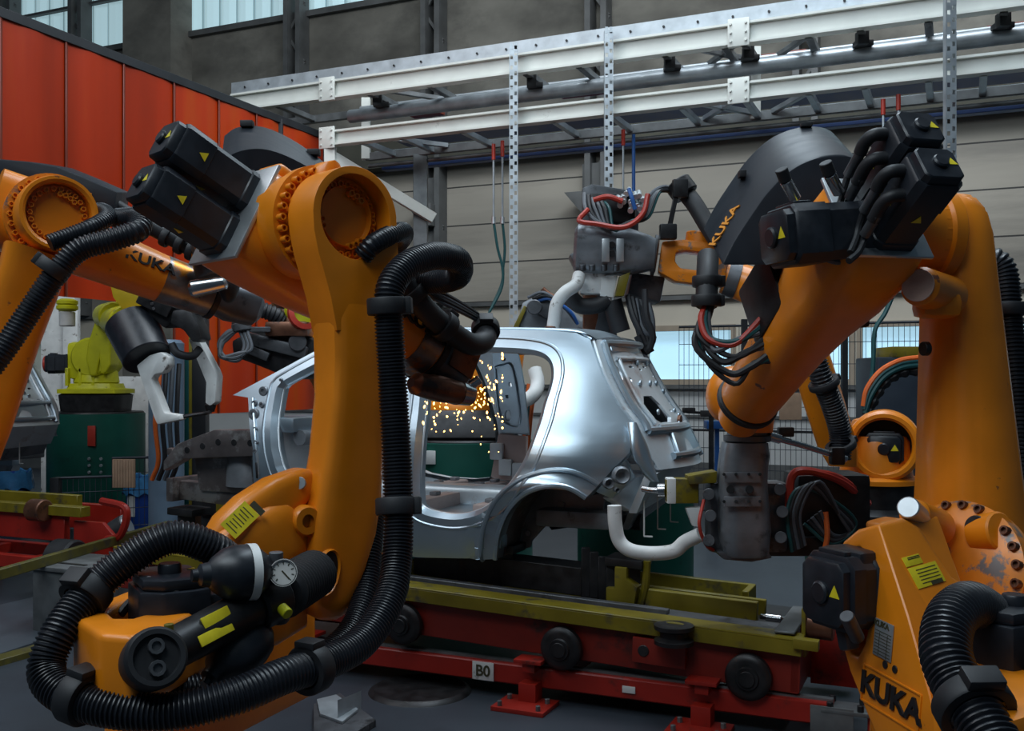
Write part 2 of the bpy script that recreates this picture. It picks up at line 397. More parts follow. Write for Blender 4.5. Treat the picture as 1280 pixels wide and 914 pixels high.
for i, px in enumerate((345, 460, 535, 655, 722, 830, 905, 930, 1010, 1075, 1160, 1255)):
    s = gs(px); b = B(); b.bar(g(s, 0.02, zu0+.03), g(s, .75, zu0+.03), .07, .06); b.build('cross_member', GALD, root)
    if i % 2: b = B(); b.box(g(s, .2, zu0-.02), (.1, .1, .12)); b.box(g(s, .3, zu0-.04), (.16, .12, .05)); b.build('clamp_bracket', DARK, root)
for px in (450, 500, 575, 690, 760, 850, 930, 1010, 1080, 1160, 1230):
    s = gs(px); b = B(); b.bar(g(s, 0.02, zl0+.03), g(s, .75, zl0+.03), .06, .06); b.build('cross_member', GALV, root)
for px, dr in ((470, 1), (860, 1), (925, -1), (1020, -1)):
    for z, m in ((zu0+.06, GALD), (zl0+.06, GALV)):
        s = gs(px); b = B(); b.bar(g(s, .03, z), g(s+.5*dr, .72, z), .05, .05); b.build('diagonal_brace', m, root)
for px in (413, 925):
    s = gs(px)
    b = B(); b.box(g(s, -.07, (zu0+zu1)/2), (.2, .02, .26), R=basis(U, VV, UP)); b.box(g(s, -.07, (zl0+zl1)/2), (.2, .02, .24), R=basis(U, VV, UP))
    for dx in (-.07, .07):
        for dz in (-.08, 0, .08): b.cyl(g(s+dx, -.08, (zu0+zu1)/2+dz), g(s+dx, -.095, (zu0+zu1)/2+dz), .012, seg=8); b.cyl(g(s+dx, -.08, (zl0+zl1)/2+dz), g(s+dx, -.095, (zl0+zl1)/2+dz), .012, seg=8)
    b.build('splice_plate', GANT, root)
    b = B(); b.bar(g(s, .74, zl0), g(s, .74, zu1), .1, .1); b.build('upright', GANT, root)
b = B(); b.bar(g(s415, .0, 0), g(s415, .0, zl1), .12, .12); b.bar(g(s415, .0, zl0-.1), g(s415+.9, .75, zl0-.75), .08, .12); b.build('support_column', GANT, root)
b = B(); b.bar(g(s415+.7, .8, 0), g(s415+.7, .8, zl0), .16, .16); b.build('support_column', GALD, root)
def rail(name, mt, d, py, px, r, label, cat, s0=None, box=None):
    D0 = (G0+VV*d); q = (px-CX)/F; s = (q*D0.y-D0.x)/(U.x-q*U.y); z = CZ+(HY-py)/F*(D0+U*s).y
    b = B(); s0 = s415 if s0 is None else s0
    if box: b.bar(g(s0, d, z), g(gr, d, z), box[0], box[1])
    else: b.tube([g(s0, d, z), g((s0+gr)/2, d, z), g(gr, d, z)], r, 16)
    return tag(b.build(name, mt), label, cat)
rail('thick_pipe', GALV, .40, 121, 640, .075, 'thick grey galvanised pipe running between the two gantry levels', 'pipe')
rail('conduit', GALV, .62, 112, 640, .025, 'thin bright conduit running just above the thick grey pipe', 'pipe')
rail('thin_pipe', GALV, .95, 176, 640, .04, 'upper and brighter of the slim grey pipes hanging under the lower gantry beam', 'pipe')
rail('thin_pipe', GALD, .80, 190, 640, .025, 'lower and darker of the slim grey pipes hanging under the lower gantry beam', 'pipe')
rail('flat_duct', BLUE, 1.5, 158, 640, 0, 'wide blue duct seen behind the lower gantry beam', 'duct', box=(.5, .10))
rail('cable_tray', BLUE, 1.15, 196, 640, 0, 'narrow blue tray under the slim grey pipes', 'cable tray', box=(.12, .05))
for k, (px0, px1, py) in enumerate(((452, 492, 122), (650, 712, 92), (900, 985, 52), (1228, 1290, 10))):
    s0, s1 = gs(px0)+.05, gs(px1)+.05; z = gz(py, (px0+px1)/2)+.04
    b = B(); b.slab([g(s0, .84, z), g(s1, .84, z), g(s1, 1.1, z), g(s0, 1.1, z)], UP*.1, bev=.008)
    tag(b.build('rusty_panel', RUST), ['small rust red plate at the left end of the upper gantry', 'rust red plate behind the gantry near the left perforated post', 'rust red plate behind the gantry above the big black hood', 'rust red plate behind the gantry in the top right corner'][k], 'plate')
# perforated strut posts in front of the gantry
def strut(px, pytop, label):
    D = 10.2 - (px-640)*.0033; base = W(px, 475, D); base.z = 0; top = W(px, pytop, D).z
    x = V((1, 0, 0)); w = .085
    b = B()
    z0 = max(0, top-.02)
    M0 = basis(x, V((0, 1, 0)), UP, base)
    b.M = M0
    b.box((-w/2+.003, .03, z0/2), (.006, .06, z0), bev=0); b.box((w/2-.003, .03, z0/2), (.006, .06, z0), bev=0)
    # face plate with two columns of slots
    n = int(z0/.10)
    b.box((-w*.45, 0, z0/2), (w*.10, .006, z0), bev=0); b.box((w*.45, 0, z0/2), (w*.10, .006, z0), bev=0); b.box((0, 0, z0/2), (w*.18, .006, z0), bev=0)
    for k in range(n+1):
        z = k*.10; b.box((-w*.245, 0, min(z+.035, z0)), (w*.31, .006, .062), bev=0); b.box((w*.245, 0, min(z+.075, z0)), (w*.31, .006, .062), bev=0)
    b.box((0, .06, .01), (.2, .2, .02), bev=.003)
    tag(b.build('perforated_post', GALV), label, 'post')
strut(642, 55, 'leftmost tall perforated galvanised post, rising in front of the gantry above the car roof')
strut(761, 35, 'middle perforated galvanised post, rising behind the grey gun over the car roof')
strut(1189, -30, 'rightmost tall perforated galvanised post, rising behind the motors of the right robot')
# media drops hanging from the gantry
def drop(px, py0, py1, D, ln, label, m2=CABT, extra=None):
    t = thing('hose_drop', label, 'hose', W(px, py1, D))
    b = B(); b.tube([W(px, py0, D), W(px, (py0+py1)/2, D), W(px, py1, D)], .011, 8); b.build('pipe', GALV, t)
    b = B(); b.cyl(W(px, py0+4, D), W(px, py0-16, D), .02); b.build('red_valve', CABR, t)
    b = B(); b.cyl(W(px, py1-6, D), W(px, py1+3, D), .022); b.build('coupling', ALU, t)
    if ln: b = B(); b.tube([W(px, py1, D)]+[W(*q, D) for q in ln], .014, 8); b.build('hose', m2, t)
drop(617, 196, 277, 10.6, [(622, 310), (628, 335), (627, 360), (612, 390)], 'left of the two valved hose drops beside the leftmost perforated post')
drop(628, 192, 277, 10.7, [(631, 310), (629, 335), (627, 355), (611, 392)], 'right of the two valved hose drops beside the leftmost perforated post')
drop(779, 178, 262, 10.4, None, 'thin grey drop pipe beside the middle perforated post')
b = B(); b.tube([W(792, 168, 10.4), W(792, 210, 10.4), W(792, 262, 10.4)], .018, 8); tag(b.build('hose_drop', CABB), 'thin blue hose hanging beside the middle perforated post', 'hose')
drop(1104, 140, 190, 9.0, None, 'left of the two drop pipes behind the right robot hood')
drop(1123, 134, 185, 9.0, None, 'right of the two drop pipes behind the right robot hood')

# ================================================================ WELDING CURTAIN (left)
def cpt(px):       # the curtain runs across the hall
    q = (px-CX)/F; D = 7.318/(.441-q); return V((q*D, D, 0))
def curtain_mat():
    m = mat('orange_weld_curtain', (.36, .024, .001), .42, 0, .35, .8, .02, (.34, .062, .002), .52, .25, .8, stretch=(2.2, 2.2, .2))
    p = m.node_tree.nodes['Principled BSDF']; p.inputs['Specular IOR Level'].default_value = .25; p.inputs['Subsurface Weight'].default_value = 0
    return m
CUR = curtain_mat(); CURF = mat('black_curtain_frame', (.02, .022, .026), .5, .3, .2, 5)
ztop = 4.55
root = thing('welding_curtain', 'tall translucent orange red welding curtain hung in strips at the left', 'curtain', cpt(200))
edges = [-170, -80, 0, 82, 154, 217, 273, 320, 350, 405]
cn = V((-.914, .404, 0))  # towards the left of the curtain
for i in range(len(edges)-1):
    a, c = cpt(edges[i]), cpt(edges[i+1]); zb = 2.43 if edges[i+1] <= 230 else 1.42
    b = B(); K = 14; nrm = V((.9, -.43, 0))
    def col(k):
        p = a.lerp(c, k/K); p = p+nrm*(.014*math.sin(k/K*math.pi)+.003*math.sin(k*.9+i)); return p
    t = bmesh.new(); fr, bk = [], []
    for k in range(K+1):
        p = col(k); fr.append([t.verts.new(p+UP*z) for z in (zb, ztop-.02)]); bk.append([t.verts.new(p-nrm*.006+UP*z) for z in (zb, ztop-.02)])
    for k in range(K):
        t.faces.new((fr[k][0], fr[k+1][0], fr[k+1][1], fr[k][1])); t.faces.new((bk[k][1], bk[k+1][1], bk[k+1][0], bk[k][0])); t.faces.new((fr[k][0], bk[k][0], bk[k+1][0], fr[k+1][0]))
    b._add(t); b.build('curtain_strip', CUR, root)
    if i: b = B(); b.bar(a+UP*zb+nrm*.01, a+UP*(ztop-.03)+nrm*.01, .035, .012); b.build('strip_seam', mat('seam_dark_red', (.16, .02, .006), .5) if i == 1 else bpy.data.materials['seam_dark_red'], root)
b = B(); b.bar(cpt(-170)+UP*ztop, cpt(408)+UP*ztop, .05, .08); b.build('top_rail', CURF, root)
b = B(); b.bar(cpt(350), cpt(350)+UP*ztop, .06, .06); b.build('post', CURF, root)
b = B(); b.bar(cpt(405), cpt(405)+UP*ztop, .05, .05); b.build('post', CURF, root)
b = B(); b.bar(cpt(-170), cpt(-170)+UP*ztop, .06, .06); b.build('post', CURF, root)
# ================================================================ CAR BODY ON THE LINE
C0 = V((.52, 5.5, 0)); FW = -U
def car(x, y, z): return C0+FW*x+VV*y+UP*z
def lerpt(t, tab):
    if t <= tab[0][0]: return tab[0][1]
    for i in range(len(tab)-1):
        (a, va), (c, vc) = tab[i], tab[i+1]
        if t <= c:
            k = (t-a)/(c-a); h = c-a
            m0 = (vc-tab[i-1][1])/(c-tab[i-1][0]) if i else (vc-va)/h
            m1 = (tab[i+2][1]-va)/(tab[i+2][0]-a) if i+2 < len(tab) else (vc-va)/h
            return va*(2*k**3-3*k*k+1)+h*m0*(k**3-2*k*k+k)+vc*(3*k*k-2*k**3)+h*m1*(k**3-k*k)
    return tab[-1][1]
YT = [(.70, .045), (.95, .0), (1.20, -.012), (1.40, .02), (1.58, .095), (1.78, .18), (1.96, .27), (2.08, .35)]
ARC = [0, 0]
def yf(x, z):
    y = lerpt(z, YT)
    if x < .55: y += .16*((.55-x)/.55)**2
    if ARC[0]:
        r = math.hypot(x-ARC[0], z-ARC[1]); y -= .045*math.exp(-((r-.40)/.045)**2) if z > ARC[1]-.05 else 0
        y -= .03*math.exp(-((x-.25)/.5)**2-((z-1.30)/.16)**2)
    return y
def carpx(px, py, yoff=0.0, fn=None):
    qx, qz = (px-CX)/F, (HY-py)/F; x, z, y = .5, 1.2, 0
    for _ in range(25):
        y = (fn or yf)(x, z)+yoff
        D = (y+C0.x*VV.x+C0.y*VV.y)/(qx*VV.x+VV.y); P = V((qx*D, D, 0))-C0
        x = .5*x+.5*P.dot(FW); z = .5*z+.5*(CZ+qz*D)
    return (x, z)
ac = carpx(683, 694); ARC[0], ARC[1] = ac[0], ac[1]
def dense2(pts, step=.04, curve=True):
    P = [V((p[0], 0, p[1])) for p in pts]; P.append(P[0])
    out = []
    for a, c in zip(P, P[1:]):
        n = max(1, int((c-a).length/step))
        for k in range(n): out.append(a.lerp(c, k/n))
    return [(p.x, p.z) for p in out]
def round2(pts, it=2, keep=()):
    for _ in range(it):
        out = []
        for i in range(len(pts)):
            a, c = V(pts[i]), V(pts[(i+1) % len(pts)]); out += [tuple(a.lerp(c, .25)), tuple(a.lerp(c, .75))]
        pts = out
    return pts
def inpoly(x, z, poly):
    r = False; j = len(poly)-1
    for i in range(len(poly)):
        (xi, zi), (xj, zj) = poly[i], poly[j]
        if (zi > z) != (zj > z) and x < (xj-xi)*(z-zi)/(zj-zi)+xi: r = not r
        j = i
    return r
def sheet(outer, holes, fn, step=.06, lip=.028, t1=.035, t2=.10, skin=True, outlip=0.0):
    """pressed sheet: outline and holes in (x,z), mapped by fn(x, inward, z); the hole edges are flanged inwards"""
    t = bmesh.new(); loops = [[V((p[0], p[1], 0)) for p in L] for L in [outer]+list(holes)]
    flat = [t.verts.new((p.x, 0, p.y)) for L in loops for p in L]
    for tri in tessellate_polygon(loops):
        try: t.faces.new([flat[i] for i in tri])
        except ValueError: pass
    xs = [v.co.x for v in t.verts]; zs = [v.co.z for v in t.verts]
    for ax, lo, hi in ((0, min(xs), max(xs)), (2, min(zs), max(zs))):
        k = lo+step*.5
        while k < hi:
            co = [0, 0, 0]; no = [0, 0, 0]; co[ax] = k; no[ax] = 1
            bmesh.ops.bisect_plane(t, geom=t.verts[:]+t.edges[:]+t.faces[:], plane_co=co, plane_no=no, dist=1e-6); k += step
    bmesh.ops.remove_doubles(t, verts=t.verts, dist=1e-5)
    bd = [e for e in t.edges if len(e.link_faces) == 1]
    vn = {}
    for e in bd:
        f = e.link_faces[0]; a, c = e.verts; d = c.co-a.co; n = V((-d.z, 0, d.x))
        if n.length < 1e-9: continue
        n.normalize()
        if n.dot(f.calc_center_median()-a.co) > 0: n = -n
        for v in e.verts: vn.setdefault(v, []).append(n)
    def on_outer(v):
        p = v.co
        for (ax, az), (bx, bz) in zip(outer, outer[1:]+outer[:1]):
            a = V((ax, 0, az)); d = V((bx, 0, bz))-a; L2 = d.length_squared
            k = max(0, min(1, (p-a).dot(d)/L2)) if L2 else 0
            if (a+d*k-p).length < 1e-4: return True
        return False
    off = {}
    for v, ns in vn.items():
        n = sum(ns, V()); n = n.normalized() if n.length > 1e-6 else V()
        off[v] = n*(outlip if on_outer(v) else lip)
    T = bmesh.new(); mp = {v: T.verts.new(fn(v.co.x, 0, v.co.z)) for v in t.verts}
    for f in t.faces: T.faces.new([mp[v] for v in f.verts])
    m1 = {}; m2 = {}
    for v, o in off.items():
        q = v.co+o; m1[v] = T.verts.new(fn(q.x, t1, q.z)); m2[v] = T.verts.new(fn(q.x, t2, q.z))
    for e in bd:
        a, c = e.verts
        if a not in m1 or c not in m1: continue
        T.faces.new((mp[a], mp[c], m1[c], m1[a])); T.faces.new((m1[a], m1[c], m2[c], m2[a]))
    if skin:
        m3 = {v: T.verts.new(fn(v.co.x, t2, v.co.z)) for v in t.verts}
        for f in t.faces: T.faces.new([m3[v] for v in reversed(f.verts)])
    bmesh.ops.recalc_face_normals(T, faces=T.faces); t.free(); return T
px_outer = [(310, 497), (291, 494), (340, 468), (392, 440), (440, 419), (520, 413), (620, 412), (683, 413), (720, 416), (738, 425), (744, 445), (752, 468), (770, 504), (789, 528), (792, 540), (787, 566), (741, 614), (733, 622),
            (726, 618), (719, 613), (705, 608), (690, 607), (673, 610), (657, 617), (645, 627), (635, 640), (628, 655), (623, 672), (620, 699), (522, 697), (430, 684), (335, 672), (322, 640), (316, 560)]
px_front = [(347, 480), (368, 468), (393, 455), (430, 436), (462, 428), (490, 426), (503, 431), (505, 470), (501, 520), (495, 570), (490, 618), (478, 634), (400, 628), (355, 608), (341, 576), (338, 525), (343, 496)]
px_rear = [(525, 497), (528, 445), (536, 434), (570, 433), (624, 434), (662, 436), (681, 441), (691, 452), (693, 468), (690, 484), (682, 506), (677, 528), (661, 574), (640, 606), (621, 628), (602, 643), (573, 651), (540, 647), (522, 640), (516, 630), (519, 560)]
outer = dense2([carpx(*p) for p in px_outer], .05)
hf = dense2(round2([carpx(*p) for p in px_front], 1), .05); hr = dense2(round2([carpx(*p) for p in px_rear], 2), .05)
CW = 1.58
root = thing('car_body', 'bare silver steel hatchback body shell without doors on the red conveyor carriage', 'car body', car(1.5, CW/2, .72))
near_fn = lambda x, o, z: car(x, yf(x, z)+o, z)
far_fn = lambda x, o, z: car(x, CW-yf(x, z)-o, z)
b = B(); b._add(sheet(outer, [hf, hr], near_fn)); side = b.build('side_panel', STEEL, root, 30)
b = B(); b._add(sheet(outer, [hf, hr], far_fn)); b.build('side_panel', STEEL2, root, 30)
# pressed seal channels round the door openings
def rim(loop, yo, r, fn, grow=0.0):
    c = V((sum(p[0] for p in loop)/len(loop), sum(p[1] for p in loop)/len(loop)))
    P = []
    for p in loop:
        d = (V(p)-c); q = V(p)+d.normalized()*grow; P.append(fn(q.x, yo, q.y))
    return P+[P[0], P[1]]
for loop in (hf, hr):
    b = B(); b.tube(rim(loop, .006, .013, near_fn, .055), .012, 8, raw=True); b.build('door_seal_channel', STEEL, root)
    b = B(); b.tube(rim(loop, .05, .013, near_fn, -.022), .012, 8, raw=True); b.build('door_flange', STEEL2, root)
# wheel arch lip and inner wheelhouse
arch_px = [(620, 699), (623, 672), (628, 655), (635, 640), (645, 627), (657, 617), (673, 610), (690, 607), (705, 608), (719, 613), (733, 622)]
AL = smooth_path([(*carpx(*p), 0) for p in arch_px], 5)
b = B(); b.tube([near_fn(p.x, -.012, p.y) for p in AL], .016, 8, raw=True); b.build('wheel_arch_lip', STEEL, root)
fl_ = []
for p in AL:
    d = V((p.x-ARC[0], p.y-ARC[1])).normalized(); q = V((p.x, p.y))+d*.085; fl_.append(near_fn(q.x, -.004, q.y))
b = B(); b.tube(fl_, .014, 8, raw=True); b.build('arch_crease', STEEL, root)
b = B()
for k in range(len(AL)-1):
    a, c = AL[k], AL[k+1]
    f = [b.bm.verts.new(car(a.x, yf(a.x, a.y)+.02, a.y)), b.bm.verts.new(car(c.x, yf(c.x, c.y)+.02, c.y)), b.bm.verts.new(car(c.x, .36, c.y)), b.bm.verts.new(car(a.x, .36, a.y))]; b.bm.faces.new(f)
bmesh.ops.remove_doubles(b.bm, verts=b.bm.verts, dist=1e-4)
wh = b.build('wheelhouse', BROWNST, root)
# inner wheelhouse wall: upper arched plate with a lower opening
inner = [(p.x, p.y) for p in AL]; zc = ARC[1]
ip = [car(x, .36, z) for x, z in inner]+[car(inner[-1][0]+.02, .36, zc+.20), car(ARC[0]-.14, .36, zc+.19), car(ARC[0]+.10, .36, zc+.15), car(ARC[0]+.22, .36, zc+.02), car(ARC[0]+.23, .36, zc-.02)]
b = B(); b.slab(ip, VV*.02, bev=.003)
for a in (-.5, .1, .7, 1.3):
    p = car(ARC[0]+.25*math.sin(a), .355, zc+.25*math.cos(a)); b.cyl(p, p-VV*.012, .018)
b.build('wheelhouse_wall', GUNL, root)
b = B(); b.tube([car(ARC[0]+.15, .5, zc+.12), car(ARC[0]-.1, .5, zc+.16), car(ARC[0]-.42, .5, zc+.15)], .05, 10); b.build('rear_rail', DARK, root)
# roof
rp = [carpx(p, q) for p, q in ((440, 419), (520, 413), (620, 412), (683, 413), (720, 416), (738, 425))]
b = B(); rows = []
for x, z in smooth_path([(x, z, 0) for x, z in rp], 4) and [(v.x, v.y) for v in smooth_path([(x, z, 0) for x, z in rp], 4)]:
    y0 = yf(x, z)+.005; rows.append([b.bm.verts.new(car(x-(.05 if i in (0, 12) else 0), y0+(CW-2*y0)*i/12, z-.004+.035*math.sin(math.pi*i/12))) for i in range(13)])
for A, C in zip(rows, rows[1:]):
    for i in range(12): b.bm.faces.new((A[i], A[i+1], C[i+1], C[i]))
b.build('roof_panel', STEEL, root)
b = B(); b.tube([car(x, yf(x, z)+.03, z+.006) for x, z in rp], .010, 8); b.build('roof_gutter', STEEL, root)
# tailgate: surface between the near and far rear pillars
nearc = smooth_path([near_fn(*(lambda q: (q[0], .03, q[1]))(carpx(*p))) for p in ((741, 424), (747, 445), (755, 466), (773, 503), (792, 528), (797, 541), (806, 562), (822, 588))], 6)
def far_of(p): 
    r = p-C0; y = r.dot(VV); return C0+FW*r.dot(FW)+VV*(CW-y)+UP*p.z
farc = [far_of(p) for p in nearc]
def tg(x, o, z):      # x across 0..1, z up 0..1
    k = (1-z)*(len(nearc)-1); i = min(int(k), len(nearc)-2); f = k-i
    a = nearc[i].lerp(nearc[i+1], f); c = farc[i].lerp(farc[i+1], f); p = a.lerp(c, x)
    return p-FW*(.10*math.sin(math.pi*x)-o)
def circ(x, z, rx, rz, n=14): return [(x+rx*math.cos(2*math.pi*k/n), z+rz*math.sin(2*math.pi*k/n)) for k in range(n)]
tg_out = [(0, 0), (.25, 0), (.5, 0), (.75, 0), (1, 0), (1, .25), (1, .5), (1, .75), (1, 1), (.75, 1), (.5, 1), (.25, 1), (0, 1), (0, .75), (0, .5), (0, .25)]
tgh = [round2([(.20, .40), (.45, .40), (.43, .60), (.22, .60)], 1), circ(.20, .68, .035, .016), circ(.13, .72, .025, .045), circ(.74, .55, .03, .014), circ(.30, .76, .03, .012), circ(.42, .74, .022, .010), circ(.52, .76, .03, .012), circ(.55, .50, .02, .01), circ(.70, .70, .02, .01),
       [(.56, .90), (.74, .90), (.74, .955), (.56, .955)], circ(.62, .36, .03, .014), circ(.78, .40, .022, .01)]
b = B(); b._add(sheet(tg_out, tgh, tg, step=.08, lip=.004, t1=.012, t2=.02, skin=False)); b.build('tailgate_frame', STEEL2, root)
def bridge(name, m, xs, zs, dep, r=.02):
    b = B()
    for x, z0, z1 in xs: b.tube([tg(x, -.012, z0+(z1-z0)*k/8) for k in range(9)], r, 8, raw=True)
    for z, x0, x1 in zs: b.tube([tg(x0+(x1-x0)*k/8, -.012, z) for k in range(9)], r, 8, raw=True)
    return b.build(name, m, root)
bridge('tailgate_edge_bead', STEEL, ((.07, .3, .97), (.93, .03, .97)), ((.97, .07, .93), (.30, .07, .93), (.08, .2, .9)), 0, .022)
bridge('tailgate_rib', STEEL2, ((.84, .05, .8), (.17, .4, .85)), ((.84, .15, .85), (.36, .2, .8)), 0, .013)
b = B(); b.slab([tg(.12, .10, .34), tg(.9, .10, .34), tg(.9, .10, .88), tg(.12, .10, .88)], FW*.01, bev=0); b.build('tailgate_backing', DARK, root)
b = B(); b.slab([tg(.25, -.03, .06), tg(.82, -.03, .06), tg(.80, -.03, .27), tg(.30, -.03, .27)], FW*.03, bev=.012)
b.build('number_plate_recess', STEEL, root)
b = B()
for x, z in ((.30, .66), (.45, .66), (.6, .66), (.62, .5), (.66, .46), (.5, .37), (.4, .8), (.62, .8), (.75, .62), (.3, .5)):
    p = tg(x, -.004, z); b.cyl(p, p-FW*.012, .018, seg=12)
b.build('weld_boss', STEEL, root)
b = B(); b.cyl(tg(.52, -.01, .42), tg(.52, -.03, .42), .03); b.build('rubber_plug', BRNG, root)
b = B(); b.slab([tg(.12, -.02, .90), tg(.52, -.02, .90), tg(.52, -.02, .985), tg(.12, -.02, .985)], FW*.02, bev=.01); b.build('spoiler_bracket', STEEL, root)
# lamp pocket, lamp plate, rear lower structure
def cp(px, py, y): return car(*(lambda q: (q[0], y, q[1]))(carpx(px, py, 0, lambda x, z: y)))
b = B(); b.slab([cp(744, 615, .10), cp(782, 574, .14), cp(794, 597, .22), cp(765, 624, .16)], VV*.03, bev=.008)
b.build('lamp_plate', STEEL, root)
b = B()
for p, r in (((776, 594), .05), ((760, 604), .032), ((770, 612), .015)):
    q = cp(*p, .11); n = (-VV*.8-FW*.5).normalized(); b.lathe([(0, -.02), (r*.35, -.02), (r*.4, 0), (r*.8, .02), (r, .005), (r, -.03)], q+n*.02, n, 20)
b.build('lamp_mount_boss', GUNL, root)
rings = []
for k, (px, py, w) in enumerate(((789, 528, .006), (794, 542, .035), (799, 558, .06), (804, 574, .062), (811, 590, .04), (817, 602, .01))):
    c = cp(px, py, .20); rings.append([c+FW*(.03*math.sin(a))+(-FW*.35+VV*.93)*w*1.1*math.cos(a) for a in [2*math.pi*i/14 for i in range(14)]])
b = B(); b.loft(rings); b.build('lamp_pocket', STEEL, root)
b = B(); b.slab([cp(763, 623, .17), cp(793, 598, .26), cp(822, 590, .5), cp(820, 612, .5), cp(790, 640, .24)], FW*.05, bev=.006); b.build('rear_corner_plate', STEEL2, root)
# rear panel from side to side under the tailgate
n0, n1 = nearc[-1], farc[-1]
b = B(); b.slab([n0-VV*.12-UP*.02, n1+UP*.02, n1-UP*.20+FW*.12, n0-VV*.10-UP*.24+FW*.10], FW*.05, bev=.008); b.build('rear_cross_panel', STEEL2, root)
b = B(); b.slab([n0-VV*.02-UP*.20+FW*.12, n1-UP*.16+FW*.14, n1-UP*.30+FW*.22, n0+VV*.06-UP*.36+FW*.2], FW*.04, bev=.01); b.build('rear_valance', GUNL, root)
b = B(); b.box(n0.lerp(n1, .5)-UP*.30+FW*.50, (.45, 1.1, .10), R=basis(FW, VV, UP), bev=.02); b.build('boot_floor', GUNL, root)
b = B()
for px, py in ((805, 648), (822, 640), (838, 632)):
    a = cp(px, py, .25+.3*(px-805)/16); b.bar(a+UP*.10, a-UP*.10, .008, .008, bev=0); b.bar(a-UP*.10, a-UP*.10-FW*.05, .008, .008, bev=0)
b.build('hanging_hook', WHITE, root)
# floor pan and cross members
x0, x1 = ARC[0]+.28, 2.55; zf = .92
b = B(); b.slab([car(x0, .09, zf), car(x1, .09, zf), car(x1, CW-.09, zf), car(x0, CW-.09, zf)], UP*.02, bev=0)
b.slab([car(.12, .2, 1.12), car(x0+.02, .2, 1.12), car(x0+.02, CW-.2, 1.12), car(.12, CW-.2, 1.12)], UP*.02, bev=0)
b.build('floor_pan', STEEL, root)
b = B(); b.box(car(1.7, CW/2, zf+.07), (1.7, .22, .14), R=basis(FW, VV, UP), bev=.05, seg=3); b.build('floor_tunnel', STEEL2, root)
for i, x in enumerate((x0+.16, 1.30, 1.62, 2.1)):
    b = B(); b.box(car(x, CW/2, zf+.055), (.12, CW-.24, .09), R=basis(FW, VV, UP), bev=.015); b.build('seat_cross_member', PINK, root)
    b = B()
    for y in (.25, .45, 1.1, 1.35): b.box(car(x, y, zf+.112), (.05, .07, .025), R=basis(FW, VV, UP), bev=.008)
    b.build('seat_bracket', GUNL, root)
b = B(); b.box(car(x0, CW/2, 1.02), (.03, CW-.25, .22), R=basis(FW, VV, UP), bev=.01); b.build('heel_board', STEEL2, root)
for y in (.1, CW-.1): b = B(); b.box(car((x0+x1)/2, y, .86), (x1-x0, .10, .16), R=basis(FW, VV, UP), bev=.02); b.build('sill_member', STEEL, root)
# far pillar pressing seen through the rear door opening
b = B()
q = [carpx(640, 452, CW-.2, lambda x, z: 0), carpx(655, 452, CW-.2, lambda x, z: 0)]
def fp(px, py): 
    y = CW-.22; x, z = carpx(px, py, 0, lambda x, z: y); return (x, z)
def fmap(x, o, z): return car(x, CW-yf(x, z)-.115+o, z)
pout = dense2([fp(*p) for p in ((627, 440), (658, 440), (658, 480), (654, 545), (616, 541), (621, 480))], .05)
ph = [dense2(round2([fp(*p) for p in L], 1), .03) for L in (((629, 513), (636, 513), (634, 527), (626, 526)), ((639, 478), (643, 478), (643, 484), (639, 484)), ((632, 494), (637, 493), (637, 498), (632, 498)), ((630, 531), (634, 531), (634, 535), (630, 535)), ((636, 447), (642, 447), (641, 452), (636, 452)))]
b._add(sheet(pout, ph, fmap, step=.05, lip=.004, t1=.01, t2=.02, skin=False)); b.build('pillar_inner', STEEL, root)
b = B(); L = [fp(*p) for p in ((627, 460), (636, 458), (648, 462), (645, 530), (624, 527), (622, 500))]
b.tube([fmap(x, -.012, z) for x, z in L+[L[0]]], .007, 8); b.build('pillar_bead', STEEL, root)
b = B(); L = [fp(*p) for p in ((618, 543), (653, 546), (650, 600), (632, 603), (607, 598))]
b.slab([fmap(x, -.03, z) for x, z in L], VV*.04, bev=.006); b.build('pillar_foot', PINK, root)
b = B()
for px, py in ((617, 565), (645, 590), (628, 585)):
    x, z = fp(px, py); b.box(fmap(x, -.06, z), (.10, .04, .12), R=basis(FW, VV, UP), bev=.012)
b.build('bracket', STEEL2, root)
# front hinge pillar details
b = B()
for px, py, r in ((330, 489, .03), (318, 518, .035), (319, 504, .018), (328, 506, .018), (320, 536, .012), (321, 553, .014), (320, 564, .014), (352, 475, .01)):
    x, z = carpx(px, py); p = near_fn(x, -.004, z); b.lathe([(0, .004), (r*.4, .004), (r*.5, .012), (r, .012), (r*1.1, 0), (r*1.1, -.01)], p, -VV, 18)
b.build('hinge_boss', GUNL, root)
b = B(); L = [carpx(*p) for p in ((321, 578), (322, 598))]; b.bar(near_fn(L[0][0], -.002, L[0][1]), near_fn(L[1][0], -.002, L[1][1]), .035, .012); b.build('slot', DARK, root)
b = B(); L = [carpx(*p) for p in ((312, 498), (316, 560), (322, 640))]; b.tube([near_fn(x-.03, -.004, z) for x, z in L], .012, 8); b.build('pillar_edge_bead', STEEL, root)
